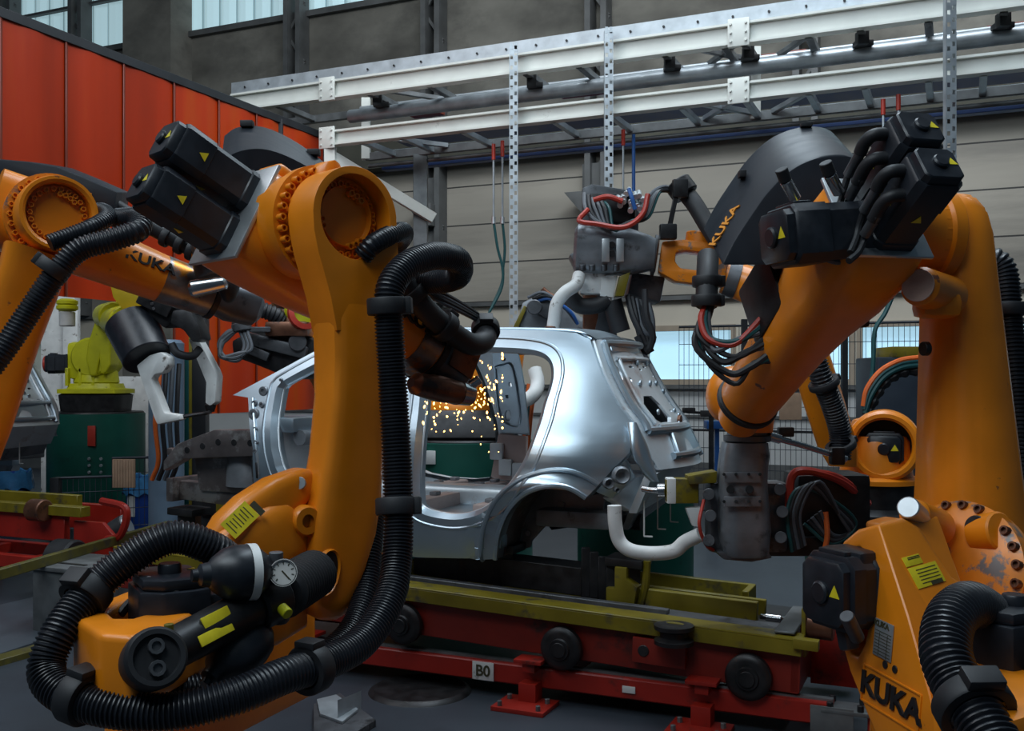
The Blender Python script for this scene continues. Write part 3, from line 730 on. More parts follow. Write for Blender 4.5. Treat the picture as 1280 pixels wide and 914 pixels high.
# bulkhead, cowl and front rails
b = B()
bx = 2.22
def bmap(x, o, z): return car(bx+o+.12*max(0, 1.15-z), x, z)
b._add(sheet([(.12, .82), (CW-.12, .82), (CW-.12, 1.42), (.12, 1.42)], [circ(.55, 1.12, .06, .06), circ(.95, 1.05, .05, .07), circ(.35, .95, .05, .05), circ(.78, 1.27, .10, .03), circ(1.2, 1.2, .05, .04)], bmap, step=.1, lip=.01, t1=.02, t2=.05, skin=False)); b.build('bulkhead', STEEL2, root)
b = B(); b.box(car(bx+.06, CW/2, 1.46), (.30, CW-.2, .10), R=basis(FW, VV, UP), bev=.03); b.build('cowl_panel', STEEL, root)
b = B(); b.tube([car(bx-.1, .15, 1.38), car(bx-.12, CW/2, 1.36), car(bx-.1, CW-.15, 1.38)], .05, 12); b.build('dash_cross_beam', GUNL, root)
for y, mm in ((.10, BROWNST), (CW-.22, BROWNST)):
    b = B(); b.slab([car(bx+.15, y, 1.43), car(bx+.55, y, 1.42), car(bx+.86, y, 1.32), car(bx+.98, y, 1.20), car(bx+.98, y, 1.13), car(bx+.80, y, 1.22), car(bx+.15, y, 1.26)], VV*.10, bev=.015); b.build('apron_rail', mm, root)
    b = B(); b.slab([car(bx+.1, y+.12, .88), car(bx+.95, y+.12, .93), car(bx+.98, y+.12, 1.06), car(bx+.1, y+.12, 1.02)], VV*.10, bev=.012); b.build('front_rail', mm, root)
    b = B(); b.slab([car(bx+.12, y+.10, 1.0), car(bx+.75, y+.10, 1.0), car(bx+.80, y+.10, 1.24), car(bx+.12, y+.10, 1.3)], VV*.02, bev=.003)
    b.build('apron_panel', mm, root)
    b = B()
    for k in range(5): p = car(bx+.25+.13*k, y-.003, 1.34-.03*max(0, k-2)); b.cyl(p, p+VV*.01, .022, seg=14)
    b.build('apron_hole', DARK, root)
    b = B(); b.lathe([(.05, .04), (.11, .03), (.14, -.02), (.15, -.22)], car(bx+.42, y+.2, 1.26), UP, 24); b.build('strut_tower', GUNL, root)
b = B(); b.box(car(bx+.97, CW/2, 1.0), (.06, CW-.3, .16), R=basis(FW, VV, UP), bev=.01); b.box(car(bx+.97, CW/2, 1.26), (.05, CW-.3, .05), R=basis(FW, VV, UP), bev=.01); b.build('front_cross_member', BROWNST, root)
# white welding gun cable in the rear window etc. belong to the robots further on

# ================================================================ CONVEYOR
K0 = V((.258, 5.45, 0))
def k_(s, d, z): return K0+U*s+VV*d+UP*z
def ks(px): q = (px-CX)/F; return (q*5.45-.258)/(.914+.404*q)
R_ = basis(U, VV, UP)
root = thing('conveyor_track', 'low red steel conveyor track bolted to the floor under the car', 'conveyor', k_(0, .4, 0))
for d in (.06, .85):
    b = B(); b.bar(k_(-3.2, d, .135), k_(1.40, d, .135), .11, .11, bev=.008); b.build('track_beam', REDP, root)
b = B(); b.bar(k_(-3.2, .06, .195), k_(1.40, .06, .195), .04, .012, bev=0); b.bar(k_(-3.2, .85, .195), k_(1.4, .85, .195), .04, .012, bev=0); b.build('running_rail', GALD, root)
for s in (-3, -1.6, -.1, 1.1):
    b = B(); b.bar(k_(s, .1, .10), k_(s, .85, .10), .10, .08); b.build('cross_tie', REDP, root)
for s in (-3, -1.6, -.16, ks(880)):
    b = B(); b.box(k_(s, -.02, .235), (.16, .12, .02), R=R_, bev=.003); b.box(k_(s, -.02, .20), (.07, .08, .05), R=R_, bev=.003); b.box(k_(s, -.03, .06), (.10, .10, .12), R=R_, bev=.003); b.box(k_(s, -.10, .012), (.30, .24, .024), R=R_, bev=.003); b.build('support_foot', REDP, root)
    b = B()
    for dx in (-.11, .11):
        for dy in (-.19, -.06): b.cyl(k_(s+dx, dy, .02), k_(s+dx, dy, .05), .014, seg=6)
    b.build('anchor_bolt', GALD, root)
b = B(); b.box(k_(1.46, .06, .16), (.22, .16, .02), R=R_, bev=.004); b.box(k_(1.40, -.012, .10), (.20, .012, .16), R=R_, bev=.003); b.build('end_plate', GALD, root)
b = B()
for dx in (1.39, 1.53):
    for dy in (.0, .12): b.cyl(k_(dx, dy, .17), k_(dx, dy, .20), .016, seg=6)
b.build('end_bolt', DARK, root)
b = B(); b.bar(k_(1.56, .06, .10), k_(1.75, .06, .10), .09, .10); b.build('end_beam', REDP, root)
b = B(); b.slab([k_(1.24, .45, .15), k_(1.52, .45, .15), k_(1.52, .45, .40), k_(1.43, .45, .50), k_(1.36, .45, .50), k_(1.24, .45, .3)], VV*.03, bev=.005); b.build('end_stop_plate', REDP, root)
sgn = ks(604)
b = B(); b.box(k_(sgn, -.001, .135), (.13, .006, .10), R=R_, bev=.001); sg = b.build('number_sign', WHITE, root); 
text('B0', basis(U, UP, -VV, k_(sgn, -.006, .135)), .085, LABELT, root, 'sign_lettering', 1.0, .001, .02)
b = B(); b.box(k_(ks(786), -.001, .135), (.07, .006, .035), R=R_, bev=.001); b.build('small_label', WHITE, root)
tilt = lambda s: -.037*s
def kc(s, d, z): return k_(s, d, z+tilt(s))
UT = (kc(1, 0, 0)-kc(0, 0, 0)).normalized(); RT = basis(UT, VV, UT.cross(VV))
root = thing('conveyor_carriage', 'red carriage with yellow rails and grey wheels carrying the silver car body', 'carriage', k_(0, .45, .25))
sa, sb = -3.15, ks(1003)
b = B(); b.bar(kc(sa, .05, .36), kc(sb-.02, .05, .36), .05, .21); b.build('side_frame', REDD, root)
b = B(); b.bar(kc(sa, .85, .36), kc(sb-.02, .85, .36), .05, .21); b.build('side_frame', REDD, root)
b = B(); b.box(kc(sb-.04, .45, .36), (.05, .85, .20), R=RT, bev=.006); b.box(kc(sa, .45, .36), (.05, .85, .20), R=RT, bev=.006); b.build('end_frame', REDD, root)
b = B(); b.bar(kc(sa, -.01, .49), kc(sb, -.01, .49), .03, .075); b.bar(kc(sa, .05, .53), kc(sb, .05, .53), .15, .012); b.build('front_yellow_rail', YEL, root)
b = B(); b.bar(kc(sa, .20, .515), kc(sb-.05, .20, .515), .16, .03); b.bar(kc(sa, .17, .54), kc(.55, .17, .54), .05, .03); b.build('slide_rail', GUN, root)
b = B(); b.bar(kc(sa, .38, .545), kc(ks(960)-.12, .38, .545), .05, .12); b.build('middle_yellow_beam', YEL, root)
b = B(); b.bar(kc(-.25, .62, .52), kc(.98, .62, .52), .04, .10); b.build('inner_yellow_beam', YEL, root)
b = B(); b.bar(kc(-.25, .92, .54), kc(.86, .92, .54), .04, .09); b.bar(kc(.85, .70, .54), kc(.85, .93, .54), .04, .09); b.build('rear_yellow_beam', YEL, root)
b = B(); b.bar(kc(-2.5, .5, .47), kc(1.1, .5, .47), .80, .03); b.build('deck_plate', DARK, root)
b = B(); b.bar(kc(.99, .38, .53), kc(1.14, .38, .53), .025, .025); b.cyl(kc(1.02, .38, .53), kc(1.10, .38, .53), .02); b.build('spring_pin', CHROME, root)
b = B(); b.bar(kc(sb-.09, .02, .55), kc(sb-.09, .62, .55), .10, .014); b.build('end_angle', GALD, root)
b = B(); b.slab([kc(sb-.02, .1, .42), kc(sb-.02, .24, .42), kc(sb-.02, .24, .66), kc(sb-.02, .1, .66)], UT*.02, bev=.003); b.box(kc(sb+.02, -.02, .52), (.12, .06, .05), R=RT, bev=.005); b.build('end_bracket', YEL, root)
b = B(); b.cyl(kc(sb+.0, .17, .58), kc(sb+.13, .17, .58), .075, seg=28); b.build('buffer_roller', BRNG, root)
for s in (ks(506), ks(703), ks(936)):
    t = (kc(s, -.04, .315), kc(s, .02, .315))
    b = B(); b.lathe([(0, -.02), (.055, -.02), (.06, -.008), (.085, -.005), (.105, 0), (.115, .012), (.115, .045), (.10, .06), (0, .06)], t[0], VV, 36); w = b.build('wheel', DARK, root)
    b = B(); b.cyl(t[0]-VV*.03, t[0]-VV*.01, .04); b.build('hub', DARK, w)
s = ks(846)
b = B(); b.lathe([(0, 0), (.10, 0), (.10, .02), (.07, .035), (.07, .06), (.10, .075), (.10, .095), (.07, .10), (.05, .09), (0, .09)], kc(s, -.06, .44), UP, 32); b.build('guide_roller', DARK, root)
b = B(); b.box(kc(s-.09, -.0, .37), (.28, .05, .13), R=RT, bev=.004); b.build('roller_bracket', REDD, root)
b = B(); b.cyl(kc(s-.17, -.03, .37), kc(s-.17, .0, .37), .03); b.build('bracket_hole', DARK, root)
# supports under the sill
for s in (-2.9, -2.2, ks(590), ks(545), .25):
    b = B(); b.bar(kc(s, .42, .5), kc(s, .42, .76), .14, .12); b.box(kc(s, .42, .74), (.22, .2, .05), R=RT, bev=.01); b.build('sill_support', DARK, root)
b = B(); b.bar(kc(ks(480), .45, .60), kc(ks(735)+.1, .45, .60), .2, .16); b.build('support_beam', DARK, root)
s = ks(757)
b = B(); b.slab([kc(s-.10, .30, .5), kc(s+.06, .30, .5), kc(s+.08, .30, .62), kc(s+.02, .30, .66), kc(s+.02, .30, .72), kc(s-.05, .30, .72), kc(s-.05, .30, .60), kc(s-.10, .30, .6)], VV*.10, bev=.008)
b.tube([kc(s+.08, .36, .5), kc(s+.11, .36, .62), kc(s+.12, .36, .76)], .022, 8); b.build('yellow_clamp', YEL, root)
b = B()
for k in range(5): b.bar(kc(s-.24+.05*k, .35, .52), kc(s-.24+.05*k, .36, .80-.02*k), .03, .05)
b.build('clamp_finger', DARK, root)
# second carriage further along the line, left of the picture
root = thing('conveyor_carriage', 'red carriage with yellow top rails far at the left edge of the line', 'carriage', k_(-5, 1.0, .2))
def kq(s, d, z): return k_(s, d, z)
b = B(); b.bar(kq(-7, .95, .56), kq(-4.62, .95, .56), .06, .22); b.bar(kq(-7, 1.55, .56), kq(-4.62, 1.55, .56), .06, .22); b.build('side_frame', REDP, root)
b = B(); b.bar(kq(-7, .93, .70), kq(-4.40, .93, .70), .10, .08); b.bar(kq(-7, 1.2, .74), kq(-4.75, 1.2, .74), .06, .10); b.build('yellow_rail', YEL, root)
b = B(); b.cyl(kq(-4.9, .85, .70), kq(-4.75, .85, .70), .09); b.build('buffer_roller', BRNG, root)
b = B(); b.slab([kq(-4.55, .95, .35), kq(-4.1, .95, .35), kq(-4.1, .95, .50), kq(-4.25, .95, .62), kq(-4.55, .95, .62)], VV*.04, bev=.006); b.build('end_plate', REDP, root)
b = B(); b.tube([kq(-4.15, .9, .5), kq(-4.0, .9, .55), kq(-3.95, .9, .75), kq(-4.2, .9, .8)], .03, 8); b.build('red_handle', REDP, root)
root = thing('low_conveyor', 'low red frame with a black wheel between the two carriages', 'conveyor', k_(-4.6, .8, 0))
b = B(); b.bar(kq(-6.2, .75, .30), kq(-3.6, .75, .30), .08, .10); b.bar(kq(-6.2, 1.25, .30), kq(-3.6, 1.25, .30), .08, .10)
for s in (-5.6, -4.8, -4.0, -3.6): b.bar(kq(s, .75, .30), kq(s, 1.25, .30), .08, .08)
for s in (-5.8, -3.7): b.bar(kq(s, .75, 0), kq(s, .75, .3), .08, .08); b.bar(kq(s, 1.25, 0), kq(s, 1.25, .3), .08, .08)
b.build('frame', REDP, root)
b = B(); b.cyl(kq(-4.45, .68, .36), kq(-4.25, .70, .36), .16, seg=30); b.cyl(kq(-4.49, .675, .36), kq(-4.2, .70, .36), .05); b.build('wheel', RUBB, root)
# ================================================================ INDUSTRIAL ROBOTS
def T_(x, y, z): return Matrix.Translation((x, y, z))
BOLT = None
def bolts(parent, Ms, r=.014, h=.02, m=None, name='bolt'):
    """hexagonal socket bolts, each an object of its own on one shared mesh"""
    b = B(); b.lathe([(r*.55, h*.55), (r*.6, h), (r*.95, h), (r, h*.9), (r, 0)], (0, 0, 0), (0, 0, 1), 10); b.lathe([(0, h*.55), (r*.58, h*.55)], (0, 0, 0), (0, 0, 1), 10)
    o = b._build(name, m or ORANGE, parent, 38); wm = WM[parent.name]
    o.data.transform(wm)           # model the mesh round its own origin, then place by matrix
    for i, M in enumerate(Ms):
        q = o if i == 0 else o.copy()
        if i: COL.objects.link(q); q.parent = parent
        q.matrix_local = wm.inverted() @ M
    return o
def triangle(b, M, s):
    b.slab([M @ V((-s/2, -s*.43, 0)), M @ V((s/2, -s*.43, 0)), M @ V((0, s*.43, 0))], (M.to_3x3() @ V((0, 0, 1)))*.0015, bev=0)
def motor(root, M, w, h, L, knob=True, tri=((0, .5),), plug=False, name='motor'):
    """servo motor; M: mounting flange frame, z pointing out along the motor, x across, y up"""
    def ring(z, hx, hy, c=.3):
        k = min(hx, hy)*c
        return [M @ V(p) for p in ((hx, -hy+k, z), (hx, hy-k, z), (hx-k, hy, z), (-hx+k, hy, z), (-hx, hy-k, z), (-hx, -hy+k, z), (-hx+k, -hy, z), (hx-k, -hy, z))]
    b = B(); hx, hy = w/2, h/2
    b.loft([ring(0, hx, hy), ring(.03, hx, hy), ring(.035, hx*.95, hy*.95), ring(L*.60, hx*.95, hy*.95), ring(L*.61, hx, hy), ring(L*.97, hx, hy), ring(L, hx*.94, hy*.94)])
    mo = b.build(name, BLACK, root)
    b = B(); b.loft([ring(L, hx*.86, hy*.86, .25), ring(L+.028, hx*.84, hy*.84, .25), ring(L+.034, hx*.78, hy*.78, .25)]); b.build('end_cap', BLACK, mo)
    b = B(M); b.box((0, hy*1.02, L*.82), (w*.55, h*.10, L*.22), bev=.008); b.build('side_cover', BLACK, mo)
    if knob:
        b = B(M); b.lathe([(0, L+.05), (w*.13, L+.05), (w*.16, L+.044), (w*.16, L+.03)], (0, 0, 0), (0, 0, 1), 20); b.build('round_knob', BLACK, mo)
    b = B(M); triangle(b, T_(w*.27, h*.05, L+.0345), w*.20); tag(b.build('warning_triangle', LABEL, mo), 'yellow warning triangle')
    for sgn, t in tri:
        # on a side face: sgn 0 -> +x, 1 -> -x, 2 -> +y, 3 -> -y
        ax = [((0, 0, 1), (0, 1, 0), (-1, 0, 0)), ((0, 0, 1), (0, -1, 0), (1, 0, 0)), ((1, 0, 0), (0, 0, -1), (0, 1, 0)), ((1, 0, 0), (0, 0, 1), (0, -1, 0))][sgn]
        nrm = [(1, 0, 0), (-1, 0, 0), (0, 1, 0), (0, -1, 0)][sgn]
        o = V(nrm); kk = .955 if t < .6 else 1.005; o = V((o.x*hx*kk, o.y*hy*kk, L*t))
        z = V(nrm); y = V((0, 0, 1)); x = y.cross(z)
        b = B(M @ basis(x, y, z, o)); triangle(b, Matrix(), w*.22); tag(b.build('warning_triangle', LABEL, mo), 'yellow warning triangle')
    return mo
def chamfer_ring(M, hx, hy, c):
    k = min(hx, hy)*c
    return [M @ V((x, y, 0)) for x, y in ((hx, -hy+k), (hx, hy-k), (hx-k, hy), (-hx+k, hy), (-hx, hy-k), (-hx, -hy+k), (-hx+k, -hy), (hx-k, -hy))]
def link_arm(root, M, A2, secs, name='link_arm', m=None, n=32, cham=0):
    """swept box casting; M frame at A3 (x forward, y left); A2 point in M; secs (t, c, w, y, h, e)"""
    A2 = V(A2); d = -A2; x = V((0, 1, 0)).cross(d).normalized(); R = []
    for t, c, w, y, h, e in secs:
        o = A2+d*t+x*c+V((0, y, 0)); R.append(chamfer_ring(M @ basis(x, V((0, 1, 0)), d.normalized(), o), w, h, cham) if cham else rr_ring(M @ basis(x, V((0, 1, 0)), d.normalized(), o), w, h, n, e))
    b = B(); b.loft(R)
    if cham: bmesh.ops.bevel(b.bm, geom=[e for e in b.bm.edges if len(e.link_faces) == 2 and e.calc_face_angle(0) > .35], offset=.012, segments=2, affect='EDGES', clamp_overlap=True)
    return b.build(name, m or ORANGE, root, 45)
def arm_rings(b, Mu, secs, n=32):
    b.loft([rr_ring(Mu @ basis((0, 1, 0), (0, 0, 1), (1, 0, 0), (t, y, u)), hy, hz, n, e) for t, y, u, hy, hz, e in secs])
def upper_frame(M, yo, p): return M @ T_(0, yo, 0) @ basis((math.cos(p), 0, -math.sin(p)), (0, 1, 0), (math.sin(p), 0, math.cos(p)))
def head(root, M, r, y0, y1, parent, rec=.06, r_in=.80):
    """round joint head with a recessed face on its outer (-y) side"""
    b = B(M); b.lathe([(0, -y1), (r*1.02, -y1), (r*1.02, -y0-.03), (r*.98, -y0), (r*r_in+.012, -y0), (r*r_in, -y0-.01), (r*r_in*.97, -y0-rec), (0, -y0-rec)], (0, 0, 0), (0, -1, 0), 48)
    return b.build('joint_head', ORANGE, parent, 35)
def hose(root, pts, r, name='corrugated_hose', corr=.016, seg=16, m=None, parent=None):
    b = B(); b.tube(pts, r, seg, corr=corr); return b.build(name, m or HOSE, parent or root, 25)
def clamp(root, p, d, r, w=.05, block=None, name='hose_clamp', up=(0, 0, 1)):
    b = B(); b.lathe([(r*.98, -w/2), (r*1.3, -w/2), (r*1.36, -w/2+.006), (r*1.36, w/2-.006), (r*1.3, w/2), (r*.98, w/2)], p, d, 28)
    m = frame(p, d, up)
    b.box(m @ V((0, r*1.3, 0)), (r*1.3, r*.5, w), R=m, bev=.005)
    return b.build(name, RUBB, root)
def cables(root, paths, mats, r=.008, name='cable'):
    for i, p in enumerate(paths):
        b = B(); b.tube(p, r*random.uniform(.8, 1.15), 8, n=6); b.build(name, mats[i % len(mats)], root)

# ---------------------------------------------------------------- robot in the left foreground
th = math.radians(46); f = V((math.sin(th), math.cos(th), 0)); l = UP.cross(f)
A3 = W(405, 279, 3.6); A2 = W(384, 716, 3.6)
M = basis(f, l, UP, A3); Mi = M.inverted(); a2 = Mi @ A2
R1 = thing('industrial_robot', 'large orange left foreground robot with a tall upright arm and black corrugated hoses', 'robot', V((A2.x-.35, A2.y-.15, 0)))
la = link_arm(R1, M, (a2.x, 0, a2.z), [(-.105, -.02, .035, -.12, .04, 2.2), (-.09, -.02, .07, -.12, .06, 2.4), (-.05, -.02, .095, -.12, .07, 2.8), (.02, -.01, .112, -.12, .075, 3.5), (.12, .01, .130, -.12, .078, 4.5), (.22, .025, .130, -.12, .078, 5.5), (.35, .04, .118, -.12, .076, 6), (.5, .045, .106, -.12, .077, 7), (.62, .046, .110, -.12, .0785, 8), (.70, .045, .116, -.12, .0785, 8), (.76, .045, .122, -.12, .076, 8), (.83, .03, .13, -.12, .068, 8)])
arc_ = [(.172*math.cos(t_), .172*math.sin(t_)) for t_ in [math.pi*k/24 for k in range(25)]]
hpl = arc_+[(-.168, -.06), (-.152, -.13), (-.128, -.20), (-.102, -.28), (-.078, -.39), (.158, -.39), (.180, -.27), (.182, -.16), (.176, -.07)]
hol_ = [(.143*math.cos(t_)+.0, .146*math.sin(t_)) for t_ in [2*math.pi*k/36 for k in range(36)]]
b = B(M); b.slab([V((x, -.196, z)) for x, z in hpl], V((0, .15, 0)), [[V((x, -.196, z)) for x, z in hol_]], bev=.016, seg=3); b.build('joint_head', ORANGE, la, 40)
b = B(M); b.lathe([(0, -.112), (.165, -.112), (.165, -.03), (0, -.03)], (0, 0, 0), (0, 1, 0), 48); b.build('joint_boss', ORANGE, la, 35)
b = B(M); b.lathe([(0, 0), (.10, 0), (.105, -.012), (.105, -.03)], (0.0, -.108, 0.01), (0, 1, 0), 40); b.build('recess_disc', ORANGE, la)
Rb = basis((1, 0, 0), (0, 0, 1), (0, -1, 0))
Ms = []
for k in range(26):
    a = 2*math.pi*k/26; Ms.append(M @ T_(.122*math.cos(a), -.105, .122*math.sin(a)) @ Rb)
for k in (3, 4, 5, 13, 14, 20, 21, 22): a = 2*math.pi*k/26+.1; Ms.append(M @ T_(.095*math.cos(a), -.115, .095*math.sin(a)) @ Rb)
bolts(la, Ms, .0125, .022)
b = B(M); b.lathe([(0, -.04), (.155, -.04), (.155, -.004), (.205, .0), (.205, .045), (.196, .055), (.19, .20), (0, .20)], (0, 0, 0), (0, 1, 0), 48)
fl1 = b.build('joint_flange', ORANGE, la, 35)
bolts(la, [M @ T_(.182*math.cos(a), .0, .182*math.sin(a)) @ Rb for a in [2*math.pi*k/30 for k in range(30)]], .013, .03)
b = B(M); b.loft([rr_ring(M.inverted() @ M @ basis((1, 0, 0), (0, 1, 0), (0, 0, 1), (0, -.02, z)), w, .05, 20, 2.5) for z, w in ((.14, .06), (.18, .055), (.205, .035), (.212, .01))]); b.build('lifting_lug', ORANGE, la)
# foot eye, stop boss and slotted hole of the link arm
b = B(M); e0 = Mi @ ray_plane(377, 650, M @ V((0, -.13, 0)), l)
b.lathe([(.022, -.05), (.045, -.05), (.052, -.04), (.052, .09), (0, .09)], (e0.x, -.12, e0.z), (0, 1, 0), 28); b.lathe([(0, -.03), (.023, -.03)], (e0.x, -.12, e0.z), (0, 1, 0), 20)
b.box((e0.x+.07, -.12, e0.z-.01), (.12, .09, .10), bev=.03); b.build('eye_lug', ORANGE, la)
b = B(M); h0 = Mi @ ray_plane(409, 716, M @ V((0, -.195, 0)), l)
b.loft([rr_ring(basis((.25, 0, .97), (.97, 0, -.25), (0, 1, 0), (h0.x, y, h0.z)), hx, hy, 28, 2.0) for y, hx, hy in ((-.185, .084, .052), (-.205, .076, .044), (-.196, .068, .037), (-.175, .066, .035))]); b.build('oval_rim', ORANGE, la)
b = B(M); b.loft([rr_ring(basis((.25, 0, .97), (.97, 0, -.25), (0, 1, 0), (h0.x, y, h0.z)), .071, .036, 28, 2.0) for y in (-.199, -.18)]); b.build('oval_opening', DARK, la)
# upper arm
p1 = math.radians(27); yo = .30; Mu = upper_frame(M, yo, p1) @ T_(0, 0, -.05)
b = B(); arm_rings(b, Mu, [(-.175, .0, 0, .165, .185, 5), (-.155, .0, 0, .172, .19, 5), (-.05, 0, 0, .175, .195, 4), (.12, 0, -.005, .165, .175, 3.5), (.26, 0, -.01, .15, .155, 2.6), (.36, 0, -.01, .142, .142, 2), (.82, 0, -.01, .130, .130, 2), (.83, 0, -.01, .123, .123, 2)])
ua = b.build('upper_arm', ORANGE, R1, 40)
b = B(Mu); b.box((-.183, 0, 0), (.016, .345, .385), bev=.006); b.build('motor_plate', ALU, ua)
b = B(Mu); b.box((-.10, -.02, .215), (.12, .16, .06), bev=.028, seg=3); b.build('cast_lug', ORANGE, ua)
Mz = Mu @ basis((0, -1, 0), (0, 0, 1), (-1, 0, 0), (-.19, 0, 0))
for du in (.088, -.090):
    motor(R1, Mz @ T_(.005, du, 0),   .16, .158, .31, tri=((0, .72), (3, .5)))
# scraped outer forearm sleeve, collar, wrist
b = B(); arm_rings(b, Mu, [(.70, 0, -.01, .137, .137, 2), (.81, 0, -.01, .134, .134, 2)]); b.build('scraped_sleeve', SCUFF, ua)
b = B(); arm_rings(b, Mu, [(.815, 0, -.01, .126, .126, 2), (.82, 0, -.01, .140, .140, 2), (.845, 0, -.01, .140, .140, 2), (.85, 0, -.01, .126, .126, 2)]); b.build('collar', RUBB, ua)
text('KUKA', Mu @ basis((1, 0, 0), (0, .25, .97), (0, -.97, .25), (.68, -.139, .02)), .075, DARK, ua, 'lettering', 1.25, .006, .02)
b = B(); arm_rings(b, Mu, [(.85, 0, -.01, .095, .10, 3), (.89, 0, -.01, .102, .105, 4), (1.02, 0, -.01, .098, .10, 5), (1.05, 0, -.01, .075, .08, 3)]); wr = b.build('wrist', GUN, R1)
b = B(Mu); b.box((.955, -.01, .100), (.15, .17, .016), bev=.006); b.box((.955, -.106, .02), (.14, .012, .14), bev=.004); b.build('wrist_cover', BRNG, wr)
b = B(Mu)
for k in range(3): b.box((.91+.045*k, -.05, .109), (.03, .012, .008), bev=.002)
b.build('cover_slot', DARK, wr)
b = B(); q0, q1 = W(520, 480, 4.15), W(585, 494, 4.3)
b.loft([rr_ring(frame(q0.lerp(q1, t), q1-q0), a, c, 20, 2.5) for t, a, c in ((-.1, .03, .02), (0, .06, .045), (.4, .075, .055), (.75, .07, .05), (.95, .055, .04), (1.0, .03, .02))]); nz = b.build('gun_shank', BRNG, wr)
b = B(); b.loft([rr_ring(frame(q0.lerp(q1, t), q1-q0), a, c, 20, 2.5) for t, a, c in ((.78, .073, .052), (1.02, .058, .045), (1.08, .03, .02))]); b.cyl(W(588, 482, 4.3), W(600, 474, 4.3), .02); b.build('electrode_tip', CHROME, wr)
# hood behind the joint
def arc_hood(root, M, cx, cz, r, a0, a1, y0, y1, tail, name='media_hood', K=22):
    out = [(cx+r*math.cos(a0+(a1-a0)*k/K), cz+r*math.sin(a0+(a1-a0)*k/K)) for k in range(K+1)]
    inn = [(cx+(r-.20)*math.cos(a0+(a1-a0)*k/8)*1.0, cz+(r-.22)*math.sin(a0+(a1-a0)*k/8)) for k in range(9)][::-1]
    P = out+tail+inn
    b = B(); b.slab([M @ V((x, y0, z)) for x, z in P], (M.to_3x3() @ V((0, 1, 0)))*(y1-y0), bev=.008); return b.build(name, HOOD, root, 30)
near = smooth_path([(W(px, py, D), ) [0] for px, py, D in ((276, 206, 3.78), (292, 192, 3.80), (318, 186, 3.84), (345, 190, 3.88), (380, 206, 3.93), (415, 230, 3.98), (447, 258, 4.04), (478, 292, 4.10))], 5)
b = B(); rg = []
for i_, p in enumerate(near):
    k = i_/(len(near)-1); e = V((-.06, .26, .17))*(1-.62*k); rg.append([p, p+e, p+e-UP*.02+V((.01, 0, 0)), p+V((.015, .02, -.015)), p+V((.01, .02, -.16)), p+V((0, 0, -.16))])
b.loft(rg); hood = b.build('media_hood', HOOD, R1, 30)
b = B()
for i_ in (8, 22): b.box(near[i_]+V((-.06, .26, .17))*(.95-.62*i_/35)+UP*.012, (.05, .04, .025), bev=.004)
b.build('hood_clip', RUBB, hood)
# hoses of the left foreground robot
r = .052
hose(R1, [W(287, 700, 3.05), W(262, 684, 3.0), (W(215, 672, 2.95)), W(160, 700, 2.9), W(115, 738, 2.85), W(75, 790, 2.75), W(58, 838, 2.7), W(80, 868, 2.65), W(140, 886, 2.6), W(210, 890, 2.6), W(290, 872, 2.65), W(355, 845, 2.75), W(408, 828, 2.9), W(455, 800, 3.05), W(487, 748, 3.2), W(497, 690, 3.3), W(497, 600, 3.36), W(491, 480, 3.4), W(486, 390, 3.4), W(490, 355, 3.42), W(512, 330, 3.5), W(545, 320, 3.62), W(572, 326, 3.75), W(572, 345, 3.9), W(545, 352, 4.0), W(515, 350, 4.05)], .050, corr=.012)
hose(R1, [W(452, 322, 3.5), W(466, 306, 3.5), W(488, 294, 3.58), W(504, 290, 3.7), W(500, 302, 3.85), W(470, 330, 4.0)], .036, corr=.013)
hose(R1, [W(200, 860, 2.8), W(250, 862, 2.85), W(330, 852, 2.95), W(395, 826, 3.15), W(438, 790, 3.35), W(457, 740, 3.5), W(462, 690, 3.6), W(466, 640, 3.7)], .044, corr=.012)
b = B(); b.tube([W(505, 352, 4.0), W(530, 385, 4.05), W(560, 412, 4.15), W(588, 430, 4.25), W(606, 425, 4.35), W(606, 402, 4.45)], .047, 18); b.build('smooth_hose', RUBB, R1)
for p, q in (((516, 368, 4.02), (530, 385, 4.05)), ((556, 408, 4.13), (566, 416, 4.16)), ((607, 412, 4.4), (606, 402, 4.45))):
    clamp(R1, W(*p), W(*q)-W(*p), .046, .05, name='hose_coupling')
cables(R1, [[W(525, 352+k*4, 4.1+.02*k), W(560, 370+k*4, 4.2), W(590, 388+k*3, 4.35), W(606, 400+k*2, 4.45)] for k in range(4)], [RUBB, CABG], .011)
for p, q in (((485, 383, 3.4), (487, 420, 3.4)), ((496, 633, 3.35), (495, 590, 3.37)), ((108, 742, 2.85), (90, 765, 2.8)), ((100, 872, 2.63), (130, 884, 2.6)), ((388, 836, 2.83), (410, 826, 2.9))):
    clamp(R1, W(*p), W(*q)-W(*p), .052, .055)
# carousel: boat-shaped frame with a cavity, horn rising to the link arm, pedestal
zt = 1.10
def pz(px, py, z=zt): return FL(px, py, z)
outl = [pz(97, 766), pz(78, 790), pz(120, 796), pz(165, 800), pz(205, 782), pz(275, 747), pz(320, 728), pz(345, 715), pz(330, 700), pz(290, 712), pz(240, 722), pz(175, 730)]
outl = [pz(92, 772), pz(100, 762), pz(172, 733), pz(235, 716), pz(300, 700), pz(362, 690), pz(385, 715), pz(350, 732), pz(276, 750), pz(215, 778), pz(165, 796), pz(125, 793)]
hole = [pz(136, 764), pz(150, 754), pz(188, 738), pz(240, 724), pz(262, 726), pz(252, 740), pz(205, 760), pz(165, 772), pz(145, 772)]
b = B(); b.slab(outl, -UP*.19, [hole], bev=.02, seg=3); b.build('carousel_frame', ORANGE, R1)
b = B(); b.slab([pz(130, 790, .93), pz(165, 796, .93), pz(285, 756, .93), pz(395, 720, .93), pz(360, 688, .93), pz(230, 712, .93), pz(140, 745, .93)], -UP*.5, bev=.03); b.build('carousel_body', ORANGE, R1)
